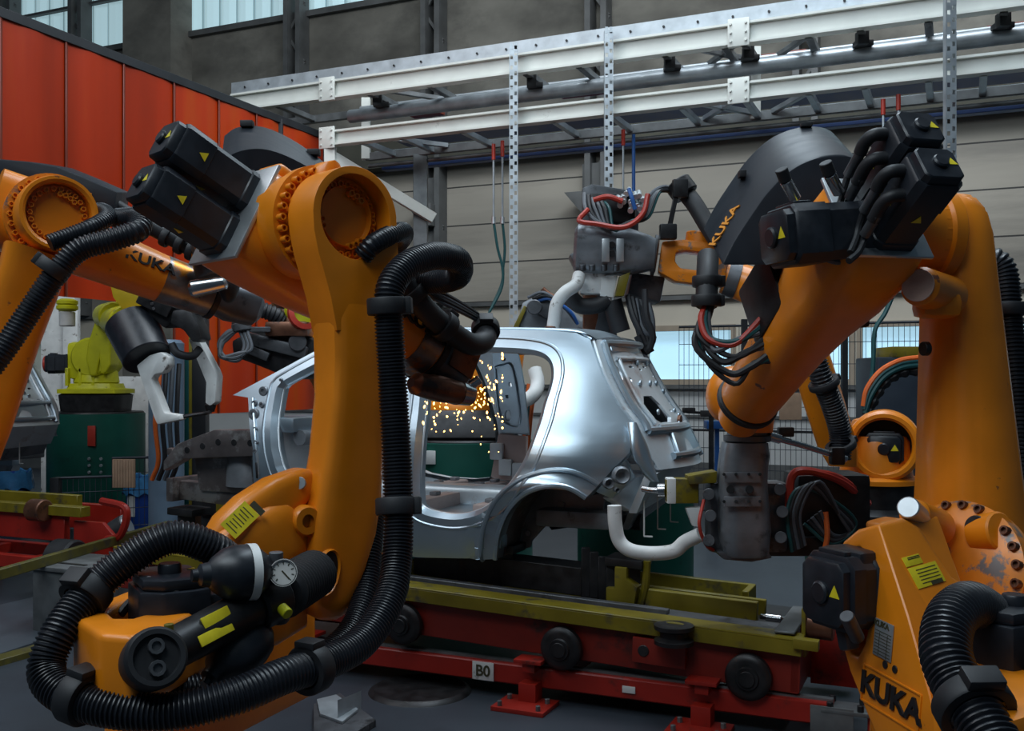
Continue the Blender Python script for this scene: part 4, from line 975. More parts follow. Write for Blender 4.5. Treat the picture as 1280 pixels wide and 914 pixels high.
b = B(); c0 = W(250, 790, 3.15); b.lathe([(0, 0), (.36, 0), (.36, .04), (.30, .06), (.28, .40), (.26, .46), (0, .46)], (c0.x, c0.y, .0), UP, 48); b.build('robot_base', ORANGE, R1)
# horn (sloping shoulder with the yellow label)
hp = [(W(275, 690, 3.25), .075, .05), (W(292, 668, 3.27), .085, .06), (W(315, 646, 3.30), .085, .06), (W(345, 622, 3.36), .075, .055), (W(375, 606, 3.45), .06, .05), (W(392, 602, 3.5), .04, .04)]
b = B(); b.loft([rr_ring(frame(p, (hp[min(i+1, 5)][0]-hp[max(i-1, 0)][0]), l), a, c, 24, 4) for i, (p, a, c) in enumerate(hp)]); b.build('shoulder_horn', ORANGE, R1)
b = B(); b.loft([rr_ring(frame(W(px, py, D), W(360, 640, 3.5)-W(290, 700, 3.2), l), a, c, 24, 4) for px, py, D, a, c in ((275, 712, 3.2, .10, .06), (310, 690, 3.26, .13, .08), (345, 665, 3.38, .12, .09), (368, 650, 3.5, .08, .08))]); b.build('shoulder_casting', ORANGE, R1)
b = B(); b.lathe([(0, 0), (.19, 0), (.19, .05), (.17, .07), (.17, .25), (0, .25)], A2+l*.12+V((0, 0, 0)), l, 40); b.build('shoulder_joint', ORANGE_W, R1)
b = B(); b.cyl(W(376, 606, 3.42), W(374, 604, 3.38), .022); b.build('end_plug', ALU, R1)
nl = (W(290, 668, 3.2)-W(300, 640, 3.2)).cross(f).normalized()
Lc = W(300, 650, 3.18); ld = (W(318, 634, 3.22)-W(283, 668, 3.16)).normalized(); lx = ld.cross((V((0, 0, CZ))-Lc).normalized()).normalized(); ln_ = lx.cross(ld)
b = B(basis(lx, ld, ln_, Lc)); b.box((0, 0, 0), (.065, .105, .003), bev=0); lab = tag(b.build('warning_label', LABEL, R1), 'yellow printed warning label')
b = B(basis(lx, ld, ln_, Lc))
for k in range(7): b.box((-.004*(k % 2), .035-.012*k, .002), (.045-.006*(k % 3), .003, .001), bev=0)
b.box((.012, .064, 0), (.05, .02, .004), bev=0); b.build('label_print', LABELT, lab)
# motor sitting in the cavity
Mm = basis((-.5, .86, 0), (-.86, -.5, 0), (0, 0, 1), W(212, 750, 2.94)+V((0, 0, -.10)))
def capmotor(root, M, s=1.0):
    out = [(-.13, -.10), (.13, -.10), (.16, -.05), (.16, .06), (.10, .11), (-.10, .11), (-.15, .05), (-.15, -.05)]
    b = B(); b.slab([M @ V((x*s, y*s, 0)) for x, y in out], (M.to_3x3() @ V((0, 0, 1)))*.16*s, bev=.012); m = b.build('motor', BLACK, root)
    b = B(); b.slab([M @ V((x*s*.9, y*s*.9, .16*s)) for x, y in out], (M.to_3x3() @ V((0, 0, 1)))*.035*s, bev=.012); b.build('end_cap', BLACK, m)
    b = B(M); b.lathe([(0, .225*s), (.032*s, .225*s), (.036*s, .218*s), (.036*s, .19*s)], (0, 0, 0), (0, 0, 1), 24); b.build('round_knob', BLACK, m)
    b = B(M @ T_(.02*s, -.07*s, .1965*s)); triangle(b, Matrix(), .03*s); b.build('warning_triangle', LABEL, m)
    b = B(M); b.box((-.02*s, -.13*s, .07*s), (.14*s, .07*s, .12*s), bev=.01); b.build('terminal_box', BLACK, m)
    return m
m = capmotor(R1, Mm, .92)
b = B(); b.cyl(W(184, 727, 2.88), W(203, 732, 2.86), .016); b.build('plug', ALU, m)
b = B(); b.tube([W(200, 731, 2.86), W(218, 740, 2.84), W(226, 752, 2.84), W(222, 768, 2.86)], .012, 8); b.tube([W(150, 768, 2.95), W(165, 752, 2.98), W(185, 748, 3.0)], .014, 8); b.build('motor_cable', RUBB, m)
# counterbalance: cylinder, end eye, two accumulators, gauge, bellows
q0, q1 = W(192, 824, 2.58), W(345, 744, 2.92)
b = B(); b.cyl(q0.lerp(q1, .12), q1, .055, .062); b.cyl(q0.lerp(q1, .78), q0.lerp(q1, 1.02), .075); cb = b.build('counterbalance_cylinder', DARK, R1)
b = B(); ea = (V((0, 0, CZ))-q0).normalized(); ea = (ea+V((.2, 0, .1))).normalized(); b.lathe([(0, .035), (.055, .035), (.058, .05), (.070, .05), (.077, .04), (.078, .03), (.078, -.06), (0, -.06)], q0, ea, 36); b.build('end_eye', RUBB, cb)
me_ = frame(q0, ea)
bolts(cb, [me_ @ T_(-.0, .027, .035), me_ @ T_(-.0, -.027, .035)], .021, .018, GUN)
b = B(); d = (q1-q0).normalized(); s_ = d.cross(ea).normalized()
for t, hgt, w in ((.42, -.016, .11), (.47, .022, .09)):
    c = q0.lerp(q1, t)+ea*.054+s_*hgt*.0; b.M = basis(d, ea.cross(d).normalized(), ea, c+ea.cross(d).normalized()*hgt); b.box((0, 0, 0), (w, .030, .012), bev=.002)
b.build('yellow_sticker', LABEL, cb)
b = B(basis(d, ea.cross(d).normalized(), ea, q0.lerp(q1, .66)+ea*.057)); b.box((0, 0, 0), (.07, .03, .004), bev=.001); b.build('type_plate', PLATEG, cb)
b = B(); b.cyl(W(212, 806, 2.6), W(211, 780, 2.6), .012); b.build('brass_nipple', YEL, cb)
def accumulator(c, d, r, L):
    b = B(); b.lathe([(0, -L-.045), (.016, -L-.045), (.018, -L-.03), (.03, -L-.022), (.034, -L+.0), (r*.62, -L+.012), (r*.9, -L+r*.55), (r, -L+r*.95), (r, L-r*.95), (r*.9, L-r*.5), (r*.6, L-r*.12), (.02, L), (0, L)], c, d, 36); return b.build('accumulator', BLACK, R1)
a1 = accumulator(W(300, 716, 2.80), (W(330, 716, 2.85)-W(270, 720, 2.78)), .077, .086)
b = B(); dd = (W(330, 716, 2.85)-W(270, 720, 2.78)).normalized(); b.lathe([(.0772, -.012), (.0782, -.012), (.0782, .012), (.0772, .012)], W(300, 716, 2.80)+dd*.03, dd, 36); tag(b.build('white_band', WHITE, a1), 'white paper band')
accumulator(W(300, 812, 2.82), (W(330, 785, 2.9)-W(270, 845, 2.75)), .075, .10)
gc = W(354, 716, 2.82); ga = (V((0.1, 0, CZ))-gc).normalized()
b = B(); b.lathe([(0, -.03), (.034, -.03), (.038, -.02), (.038, .012), (.034, .014), (.033, .006), (0, .006)], gc, ga, 32); gg = b.build('pressure_gauge', RUBB, R1)
b = B(); b.lathe([(0, .008), (.033, .008)], gc, ga, 32); b.lathe([(.033, .013), (.038, .013), (.038, .008)], gc, ga, 32); b.build('dial', GAUGE, gg)
mg = frame(gc+ga*.009, ga)
b = B(mg); b.box((.006, -.006, 0), (.004, .03, .001), R=Matrix.Rotation(.7, 3, 'Z'), bev=0)
for k in range(9): a = -.8+k*(math.pi+1.6)/8; b.box((.026*math.cos(a), .026*math.sin(a), 0), (.007, .002, .001), R=Matrix.Rotation(a, 3, 'Z'), bev=0)
tag(b.build('dial_marks', LABELT, gg), kind='stuff')
b = B(); b.box(W(338, 708, 2.86), (.03, .03, .04), bev=.005); b.cyl(W(345, 690, 2.86), W(345, 716, 2.86), .02); b.box(W(340, 745, 2.92), (.10, .08, .16), bev=.02); b.build('valve_block', GUN, R1)
b = B(); b.cyl(W(352, 760, 2.84), W(360, 768, 2.82), .016); b.build('yellow_cap', LIME, R1)
b = B(); pa, pb = W(352, 742, 2.98), W(392, 718, 3.25); b.tube([pa, pa.lerp(pb, .5), pb], .078, 24, corr=.02, depth=.22); b.build('bellows', RUBB, R1)
# ---------------------------------------------------------------- robot in the right foreground
th = math.radians(-14); f = V((math.sin(th), math.cos(th), 0)); l = UP.cross(f)
A3 = W(1196, 296, 4.2); A2 = W(1216, 716, 4.2)
M = basis(f, l, UP, A3); Mi = M.inverted(); a2 = Mi @ A2
R3 = thing('industrial_robot', 'large orange right foreground robot with a big black hood and KUKA on its shoulder', 'robot', V((A2.x, A2.y-.3, 0)))
la = link_arm(R3, M, (a2.x, a2.y, a2.z), [(-.05, 0, .17, 0, .17, 3), (.0, 0, .20, 0, .205, 3.5), (.12, 0, .20, 0, .195, 4), (.3, 0, .185, 0, .17, 4), (.55, 0, .165, 0, .148, 4), (.75, 0, .15, 0, .13, 3.6), (.9, 0, .14, 0, .115, 3), (1.0, 0, .135, 0, .105, 2.6), (1.07, 0, .115, 0, .09, 2.4), (1.115, 0, .07, 0, .06, 2.2), (1.125, 0, .03, 0, .03, 2)], cham=.42)
b = B(M); b.lathe([(0, 0), (.19, 0), (.20, .01), (.20, .06), (.185, .07), (.185, .20), (0, .20)], (0, .09, 0), (0, 1, 0), 48); b.build('joint_flange', ORANGE, la, 35)
bolts(la, [M @ T_(.172*math.cos(a), .155, .172*math.sin(a)) @ basis((1, 0, 0), (0, 0, -1), (0, 1, 0)) for a in [2*math.pi*k/28 for k in range(28)]], .014, .028)
b = B(); p0, p1_ = W(1185, 372, 4.05), W(1148, 357, 3.84); b.cyl(p0, p1_, .085, .075, bev=.25); b.box(p0.lerp(p1_, .4)-UP*.05, (.16, .14, .10), bev=.04); b.build('stop_lug', ORANGE, la)
b = B(); b.cyl(p1_, p1_+(p1_-p0).normalized()*.006, .062); b.build('worn_lug_face', mat('worn_pink_primer', (.52, .36, .30), .4, .1, .2, 12), la)
b = B(); q = M @ V((a2.x*.42+.03, .0, a2.z*.42)); hp_ = W(1160, 436, 4.0); b.cyl(hp_-l*.0, hp_+l*.025, .028); b.build('lifting_hole', DARK, la)
p1 = math.radians(34); yo = .53; Mu = upper_frame(M, yo, p1) @ T_(0, 0, -.11)
L3 = 1.30
b = B(); arm_rings(b, Mu, [(-.195, .0, 0, .165, .19, 5), (-.17, .0, 0, .175, .20, 5), (-.05, 0, 0, .19, .215, 4), (.14, 0, -.01, .18, .20, 3.5), (.34, 0, -.01, .165, .175, 2.6), (.55, 0, -.01, .155, .16, 2.2), (.8, 0, -.01, .15, .15, 2), (1.04, 0, -.01, .14, .14, 2), (1.05, 0, -.01, .13, .13, 2)])
ua = b.build('upper_arm', ORANGE, R3, 40)
b = B(Mu); b.box((-.202, 0, 0), (.016, .34, .39), bev=.006); b.build('motor_plate', ALU, ua)
b = B(); arm_rings(b, Mu, [(1.045, 0, -.01, .132, .132, 2), (1.05, 0, -.01, .15, .15, 2), (1.075, 0, -.01, .15, .15, 2), (1.08, 0, -.01, .132, .132, 2)]); b.build('collar', RUBB, ua)
Mz = Mu @ basis((0, -1, 0), (0, 0, 1), (-1, 0, 0), (-.21, 0, 0))
ms = []
for du, dx in ((.098, .02), (-.085, -.02)):
    ms.append(motor(R3, Mz @ T_(.012, du, 0), .185, .172, .33, tri=((1, .55), (2, .6), (3, .5))))
    m = ms[-1]; MM = Mz @ T_(.012, du, 0)
    b = B(); b.tube([MM @ V((-.08, .03, .29)), MM @ V((-.135, .03, .28)), MM @ V((-.15, .03, .24)), MM @ V((-.15, .02, .20))], .024, 10); b.tube([MM @ V((-.08, -.04, .24)), MM @ V((-.13, -.04, .23)), MM @ V((-.145, -.04, .19)), MM @ V((-.145, -.05, .12))], .024, 10); b.build('connector_elbow', RUBB, m)
    b = B(); b.cyl(MM @ V((-.15, .02, .21)), MM @ V((-.15, .01, .10)), .020); b.cyl(MM @ V((-.145, -.05, .15)), MM @ V((-.145, -.06, .05)), .020); b.build('connector_plug', GUN, m)
    b = B(); b.tube([MM @ V((-.15, .01, .10)), MM @ V((-.155, -.02, .05)), MM @ V((-.17, -.06, .03)), MM @ V((-.21, -.12, .02))], .013, 8); b.tube([MM @ V((-.145, -.06, .05)), MM @ V((-.15, -.08, .03)), MM @ V((-.18, -.12, .02)), MM @ V((-.23, -.16, .02))], .013, 8); b.build('motor_cable', RUBB, m)
# third motor, on the side of the arm
mc = W(1080, 289, 3.86); ax = (l+V((0, 0, -.10))).normalized(); M3 = frame(mc, ax)
m3 = motor(R3, M3, .25, .22, .35, tri=((2, .3), (2, .75)))
for k, (dx, dz) in enumerate(((-.05, .25), (.04, .12))):
    a = M3 @ V((dx, .115, dz)); c = a+UP*.09+l*.05+V((0, -.03, 0))
    b = B(); b.cyl(a+UP*.03, c, .023); b.build('connector_plug', CHROME, m3)
    b = B(); b.cyl(c, c+(c-a).normalized()*.05, .024); b.build('connector_boot', RUBB, m3)
cables(R3, [[W(1018, 290, 3.8), W(1024, 306, 3.8), W(1045, 322, 3.8), W(1072, 318, 3.85), W(1078, 290, 3.9), W(1066, 250, 3.95), W(1055, 236, 4.0)], [W(998, 285, 3.75), W(1010, 306, 3.75), W(1040, 326, 3.78), W(1070, 322, 3.85), W(1082, 285, 3.9)], [W(1056, 232, 4.0), W(1064, 268, 3.9), W(1080, 286, 3.85), W(1095, 288, 3.85), W(1100, 262, 3.85)], [W(1050, 234, 4.0), W(1060, 274, 3.9), W(1080, 294, 3.85), W(1100, 294, 3.85)]], [RUBB, CABG, RUBB, RUBB], .013)
# hood: dark side plate with a broad curved band
hp_ = [(903, 332), (918, 305), (940, 268), (958, 245), (975, 228), (996, 212), (1020, 202), (1042, 196), (1064, 194), (1086, 192), (1088, 215), (1080, 260), (1060, 332)]
e_ = V((-.03, .27, .19)); n_ = V((.06, -.80, .05))
P0 = W(1000, 250, 4.22)
pts = [ray_plane(px, py, P0, n_) for px, py in hp_[:1]+[(v.x, v.y) for v in smooth_path([(a, c, 0) for a, c in [(903, 332), (918, 302), (940, 268), (962, 238), (990, 212), (1020, 198), (1050, 194), (1072, 200), (1086, 218)]], 5)][1:]+[(1082, 260), (1060, 332)]]
b = B(); b.slab(pts, e_, bev=.01); hood = b.build('media_hood', HOOD, R3, 30)
b = B(); q = pts[7]+e_*.5; b.box(pts[28]+e_*.95+UP*.012, (.05, .03, .02), bev=.004); b.box(pts[13]+e_*.7+V((-.02, 0, .01)), (.03, .05, .03), bev=.004); b.build('hood_clip', RUBB, hood)
ex = (pts[10]-pts[3]).normalized(); ez = e_.cross(ex).normalized()
if ez.dot(V((0, 0, CZ))-pts[1]) < 0: ez = -ez
ey = ez.cross(ex); oo = pts[1].lerp(pts[8], .5)+e_*.45+ez*.006
text('KUKA', basis(ex, ey, ez, oo), .062, KORN, hood, 'lettering', 1.25, .003, .02)
# wrist and hanging welding gun
wc = Mu @ V((1.16, 0, -.03))
b = B(); arm_rings(b, Mu, [(1.08, .0, -.01, .11, .11, 2), (1.2, 0, -.03, .10, .10, 2.2)]); b.ball(W(914, 494, 5.05), (.125, .12, .145)); b.cyl(W(905, 495, 5.0), W(950, 500, 5.2), .13, .11, 28, .2)
b.build('wrist_head', ORANGE, R3, 40)
wl = W(935, 545, 5.1)
b = B(); b.loft([rr_ring(basis((1, 0, 0), (0, 1, 0), UP, W(938, py, 5.12)), hx, .11, 24, 3) for py, hx in ((540, .105), (528, .11), (512, .12), (490, .11), (478, .09))]); b.ball(W(945, 520, 5.0), (.085, .06, .05)); b.build('wrist_fork', ORANGE, R3)
b = B(); b.lathe([(0, 0), (.11, 0), (.118, .005), (.118, .03), (.10, .035), (.10, .05), (0, .05)], W(934, 552, 5.12), UP, 36); b.build('tool_flange', GUN, R3)
gr_ = thing('welding_gun', 'grey cast spot welding gun hanging from the right foreground robot beside the car tail', 'welding gun', W(930, 700, 5.2))
def rz(px, py, D, w, d): return rr_ring(basis((1, 0, 0), (0, 1, 0), UP, W(px, py, D)), w, d, 24, 5)
b = B(); b.loft([rz(931, 553, 5.12, .105, .10), rz(930, 568, 5.12, .115, .11), rz(928, 585, 5.12, .115, .11), rz(927, 600, 5.12, .115, .115), rz(929, 660, 5.12, .125, .12), rz(929, 690, 5.14, .115, .11), rz(929, 694, 5.14, .10, .10)]); b.build('gun_body', GUNL, gr_)
b = B(); b.box(W(932, 645, 5.22), (.40, .16, .36), bev=.03)
for px, py in ((886, 618), (888, 645), (886, 676), (975, 612), (978, 640), (976, 672)): b.cyl(W(px, py, 5.12), W(px, py, 5.04), .03)
b.build('gun_housing', GUN, gr_)
b = B(); b.box(W(928, 597, 4.995), (.18, .02, .05), bev=.004); b.box(W(928, 627, 4.985), (.18, .02, .05), bev=.004); b.build('mounting_strip', GUNL, gr_)
b = B()
for px in (913, 937): b.cyl(W(px, 612, 5.0), W(px, 612, 4.985), .020)
for py in (593, 627):
    for px in (905, 920, 936, 950): b.cyl(W(px, py, 4.98), W(px, py, 4.972), .008, seg=8)
b.build('bolt_hole', DARK, gr_)
b = B(); b.slab([W(895, 690, 5.05), W(960, 690, 5.05), W(966, 698, 5.05), W(940, 703, 5.05), (W(905, 700, 5.05))], V((0, .2, 0)), bev=.01); b.build('lower_cover', GUN, gr_)
b = B(); b.box(W(1032, 640, 5.35), (.38, .30, .42), bev=.03); b.box(W(1000, 680, 5.25), (.42, .2, .10), bev=.02); b.build('transformer_box', DARK, gr_)
b = B(); b.box(W(852, 613, 5.18), (.16, .09, .125), bev=.008); b.build('yellow_arm', YEL, gr_)
b = B(); b.box(W(838, 613, 5.178), (.045, .093, .128), bev=.008); b.build('spatter_coated_end', WHITE, gr_)
b = B(); b.slab([W(860, 595, 5.1), W(897, 589, 5.1), W(896, 604, 5.1), W(862, 606, 5.1)], V((0, .12, 0)), bev=.008); b.build('upper_yellow_arm', YEL, gr_)
b = B(); b.tube([W(832, 613, 5.2), W(815, 613, 5.22), W(803, 611, 5.25)], .016, 10); b.cyl(W(832, 613, 5.2), W(822, 613, 5.21), .035); b.build('electrode', CHROME, gr_)
b = B(); b.tube([W(768, 632, 5.3), W(769, 655, 5.3), W(774, 676, 5.3), W(788, 688, 5.28), (W(815, 692, 5.25)), W(842, 689, 5.22), W(856, 678, 5.2), W(876, 668, 5.15)], .037, 18); b.build('white_lower_arm', WHITE, gr_)
b = B(); b.slab([W(857, 635, 5.15), W(877, 634, 5.15), W(876, 660, 5.15), W(866, 658, 5.15)], V((0, .05, 0)), bev=.01); b.build('spatter_shield', WHITE, gr_)
b = B(); b.tube([W(880, 625, 5.1), W(874, 655, 5.05), W(882, 680, 5.08), W(892, 688, 5.1)], .009, 8); b.build('sensor_wire', CABR, gr_)
cables(gr_, [[W(985+3*k, 640-k*6, 5.1), W(988+k, 600-2*k, 5.12), W(1005+k*2, 590-k*1.5, 5.12), W(1050, 598+3*k, 5.15), W(1085, 628+2*k, 5.3)] for k in range(2)], [CABR, CABR], .022, 'red_hose')
cables(gr_, [[W(990+4*k, 690-2*k, 5.1), W(984+4*k, 640, 5.08), W(1000+6*k, 610-2*k, 5.1), W(1040+3*k, 625+6*k, 5.12), W(1070-2*k, 655+3*k, 5.15), W(1040, 680-3*k, 5.12), W(1005+5*k, 655-4*k, 5.12)] for k in range(5)], [CABT, RUBB, CABG, RUBB, CABG], .012)
cables(gr_, [[W(1032, 640, 5.12), W(1034, 670, 5.1), W(1030, 690, 5.1)]], [CABO], .016)
b = B(); b.tube([W(962, 546, 5.1), W(1000, 556, 5.15), W(1058, 574, 5.2)], .016, 10); b.cyl(W(960, 545, 5.1), W(975, 549, 5.12), .025); b.build('support_rod', CHROME, gr_)
b = B(); b.box(W(1046, 570, 5.18), (.07, .06, .09), bev=.01); b.box(W(982, 540, 5.15), (.08, .05, .05), bev=.01); b.build('rod_clamp', DARK, gr_)
# valve cluster and cable loops of the right robot
b = B(); b.box(W(972, 372, 4.42), (.30, .18, .30), R=Mu.to_3x3(), bev=.02); b.box(W(1000, 345, 4.40), (.30, .20, .24), R=Mu.to_3x3(), bev=.02); b.build('valve_cabinet', DARK, R3)
b = B(); b.tube([W(885, 320, 4.7), W(884, 350, 4.6), W(883, 382, 4.55)], .05, 14); b.build('cable_bundle', RUBB, R3)
clamp(R3, W(884, 352, 4.6), UP, .05, .05); clamp(R3, W(883, 376, 4.56), UP, .05, .05)
cm_ = [CABR, CABT, CABG, RUBB, RUBB, CABG, RUBB, CABT, RUBB]
cables(R3, [[W(883+k, 380, 4.55), W(876-1.2*k+(k % 3)*6, 400+5*k, 4.5), W(886+4*k, 424+7*k-(k % 2)*6, 4.45), W(918+3*k, 430+5*k-(k % 3)*8, 4.42), W(950+3*k, 400+6*k, 4.4), W(972+3*k, 372+5*k, 4.4)] for k in range(9)], cm_, .014)
# shoulder with round motor opening
pa, pb, pc = W(1048, 690, 3.75), W(1130, 760, 3.35), W(1095, 920, 3.45)
nA = (pb-pa).cross(pc-pa)
def PA(px, py): return ray_plane(px, py, pa, nA)
ridge = [(1098, 655), (1116, 712), (1135, 771), (1160, 860), (1176, 925)]
outA = [PA(*p) for p in [(1039, 722), (1044, 697), (1054, 677), (1072, 662)]+ridge+[(1096, 925), (1080, 885), (1062, 840), (1048, 790), (1041, 755)]]
holeA = [PA(*p) for p in ((1049, 722), (1053, 702), (1062, 688), (1074, 684), (1083, 694), (1088, 716), (1089, 745), (1086, 780), (1080, 806), (1072, 822), (1064, 818), (1056, 800), (1050, 775), (1048, 748))]
b = B(); b.slab(outA, V((.30, .22, 0)), [holeA], bev=.014, seg=3); sh = b.build('shoulder_casting', ORANGE, R3, 45)
qa, qb, qc = PA(1098, 655), PA(1176, 925), W(1235, 752, 3.55); nB = (qb-qa).cross(qc-qa)
def PB(px, py): return ray_plane(px, py, qa, nB)
b = B(); b.slab([PB(*p) for p in [(1097, 655), (1128, 647), (1150, 660), (1168, 688), (1190, 722), (1222, 742), (1258, 756), (1300, 778), (1310, 850), (1310, 925)]+ridge[::-1][:-1]], V((.10, .42, -.05)), bev=.02, seg=3); sh2 = b.build('shoulder_slope', ORANGE, R3, 45)
b = B(); c0 = W(1180, 800, 3.8); b.lathe([(0, 0), (.40, 0), (.40, .04), (.34, .06), (.32, .45), (.30, .62), (0, .62)], (c0.x+.1, c0.y+.1, 0), UP, 48); b.build('robot_base', ORANGE, R3)
tu = (PA(1150, 870)-PA(1076, 838)); tx = (PA(1148, 893)-PA(1078, 852)).normalized(); tz = nA.normalized()
if tz.dot(V((0, 0, CZ))-pa) < 0: tz = -tz
ty = tz.cross(tx)
text('KUKA', basis(tx, ty, tz, PA(1113, 872)+tz*.003), .105, DARK, sh, 'lettering', 1.2, .004, .03)
b = B(basis(tx, ty, tz, PA(1113, 872)+tz*.002))
for c, s_ in (((0, .062, 0), (.32, .006, .006)), ((0, -.062, 0), (.32, .006, .006)), ((.16, 0, 0), (.006, .124, .006)), ((-.16, 0, 0), (.006, .124, .006))): b.box(c, s_, bev=.001)
b.build('lettering_frame', ORANGE, sh)
b = B(basis(tx, ty, tz, PA(1105, 800)+tz*.003)); b.box((0, 0, 0), (.105, .125, .003), bev=.001); pl = b.build('name_plate', PLATEG, sh)
text('KUKA', basis(tx, ty, tz, PA(1105, 800)+tz*.006) @ T_(-.012, .048, 0), .026, LABELT, pl, 'plate_lettering', 1.2, .001, .03)
b = B(basis(tx, ty, tz, PA(1105, 800)+tz*.0055))
for k in range(8): b.box((0, .024-.011*k, 0), (.09, .002, .001), bev=0)
for x in (-.02, .025): b.box((x, -.02, 0), (.002, .08, .001), bev=0)
tag(b.build('plate_print', LABELT, pl), kind='stuff')
b = B()
for p in ((1107, 831), (1119, 837)): b.cyl(PA(*p)-tz*.002, PA(*p)+tz*.004, .013)
b.build('plug_screw', DARK, sh)
bz = nB.normalized()
if bz.dot(V((0, 0, CZ))-qa) < 0: bz = -bz
bx_ = (PB(1182, 712)-PB(1128, 728)).normalized(); by = bz.cross(bx_)
for (px, py), sx_, sy_ in (((1158, 719), .15, .075), ((1140, 701), .09, .035)):
    Lm = basis(bx_, by, bz, PB(px, py)+bz*.002)
    b = B(Lm); b.box((0, 0, 0), (sx_, sy_, .003), bev=.001); lb = tag(b.build('warning_label', LABEL, sh2), 'yellow printed warning label')
    b = B(Lm)
    for k in range(5 if sx_ > .1 else 2): b.box((.01, sy_*.32-k*sy_*.16, .002), (sx_*.7, .003, .001), bev=0)
    if sx_ > .1: b.box((.03, -sy_*.42, .002), (.06, .012, .002), bev=0)
    tag(b.build('label_print', LABELT, lb), kind='stuff')
b = B(); b.cyl(W(1150, 650, 3.75), W(1135, 634, 3.62), .045, .040); b.build('end_plug', ALU, R3)
b = B(); b.cyl(W(1170, 660, 3.95), W(1142, 642, 3.72), .075, .055, bev=.2); b.build('plug_boss', ORANGE, R3)
b = B(); jc = W(1205, 722, 3.95); b.lathe([(0, -.02), (.27, -.02), (.285, 0), (.285, .08), (.25, .10), (0, .10)], jc, (l*.9+V((0, -.35, .35))).normalized(), 56); fj = b.build('shoulder_flange', ORANGE_W, R3, 35)
fa = frame(jc+(l*.9+V((0, -.35, .35))).normalized()*.08, (l*.9+V((0, -.35, .35))))
bolts(fj, [fa @ T_(.265*math.cos(a), .265*math.sin(a), 0) for a in [2*math.pi*k/24 for k in range(24)]], .018, .03, BRNG)
mo = W(1075, 735, 3.62); M4 = frame(mo, V((-.92, -.40, .0)))
m4 = motor(R3, M4, .25, .26, .14, tri=((3, .8),)); b = B(M4); b.box((.0, .05, .02), (.20, .19, .14), bev=.02); b.box((.04, -.13, .10), (.05, .14, .06), R=Matrix.Rotation(.3, 3, 'Z'), bev=.015); b.build('motor_cover', BLACK, m4)
b = B(); b.cyl(W(1058, 770, 3.36), W(1072, 798, 3.42), .024); b.build('connector_plug', GUN, m4)
hose(R3, [W(1258, 800, 3.15), W(1240, 772, 3.05), W(1212, 756, 2.92), W(1188, 775, 2.8), W(1182, 815, 2.7), W(1196, 855, 2.62), W(1216, 885, 2.55), W(1245, 935, 2.45)], .068, corr=.018, seg=20)
clamp(R3, W(1217, 884, 2.55), W(1230, 908, 2.5)-W(1205, 866, 2.6), .072, .06)
capmotor(R3, basis((.9, .43, 0), (-.43, .9, 0), UP, W(1268, 838, 3.0)), 1.0)
b = B(); b.slab([FL(px, py, .93) for px, py in ((1165, 870), (1215, 800), (1300, 800), (1330, 880), (1250, 905))], -UP*.5, bev=.03); b.build('carousel_frame', ORANGE, R3)
b = B(); b.cyl(W(1222, 668, 3.9), W(1252, 664, 3.8), .075); b.box(W(1240, 680, 3.9), (.13, .16, .12), bev=.04); b.build('eye_lug', ORANGE, la)
b = B(); b.cyl(W(1225, 660, 3.86), W(1219, 659, 3.84), .045); b.build('lug_bore', DARK, la)
b = B(); b.loft([rr_ring(frame(W(px, py, D), V((.7, .3, -.6))), a, a, 24, 3) for px, py, D, a in ((1225, 705, 3.95, .09), (1255, 740, 3.75, .10), (1290, 775, 3.6, .10))]); b.build('counterbalance_bracket', ORANGE_W, R3)
b = B(); b.cyl(W(1258, 715, 3.85), W(1300, 735, 3.7), .07); b.build('counterbalance_cylinder', DARK, R3)
hose(R3, [W(1225, 345, 4.6), W(1238, 326, 4.6), W(1254, 340, 4.58), W(1260, 390, 4.55), W(1268, 470, 4.5), W(1278, 580, 4.45), W(1284, 680, 4.4)], .062, corr=.018)
clamp(R3, W(1259, 386, 4.55), UP, .064, .055)
b = B(); b.box(W(1068, 398, 4.9), (.13, .08, .09), bev=.02); b.box(W(1055, 402, 4.9), (.16, .05, .04), bev=.01); b.build('limit_switch', DARK, R3)
# ---------------------------------------------------------------- robot at the far left
th = math.radians(56); f = V((math.sin(th), math.cos(th), 0)); l = UP.cross(f)
A3 = W(66, 272, 4.3); A2 = W(-75, 640, 4.2)
M = basis(f, l, UP, A3); Mi = M.inverted(); a2 = Mi @ A2
R2 = thing('industrial_robot', 'orange robot cut off by the left edge, its scraped forearm before the orange curtain', 'robot', V((A2.x-.3, A2.y-.3, 0)))
la = link_arm(R2, M, (a2.x, a2.y, a2.z), [(-.08, 0, .08, 0, .08, 2.4), (0, 0, .14, 0, .11, 3), (.3, 0, .14, 0, .10, 4), (.6, 0, .125, 0, .095, 4), (.8, 0, .125, 0, .10, 4), (.87, 0, .14, -.03, .10, 4)])
head(R2, M, .155, -.15, -.02, la, .06, .82)
bolts(la, [M @ T_(.105*math.cos(a), -.092, .105*math.sin(a)) @ Rb for a in [2*math.pi*k/22 for k in range(22)]]+[M @ T_(.085*math.cos(a), -.092, .085*math.sin(a)) @ Rb for a in (.7, .95, 1.2, 1.45)], .0115, .02)
b = B(M); b.lathe([(0, -.03), (.14, -.03), (.14, .0), (.188, .005), (.188, .04), (.178, .05), (.172, .20), (0, .20)], (0, 0, 0), (0, 1, 0), 48); b.build('joint_flange', ORANGE_W, la, 35)
bolts(la, [M @ T_(.166*math.cos(a), .003, .166*math.sin(a)) @ Rb for a in [2*math.pi*k/26 for k in range(26)]], .012, .025)
p1 = math.radians(17); yo = .24; Mu = upper_frame(M, yo, p1)
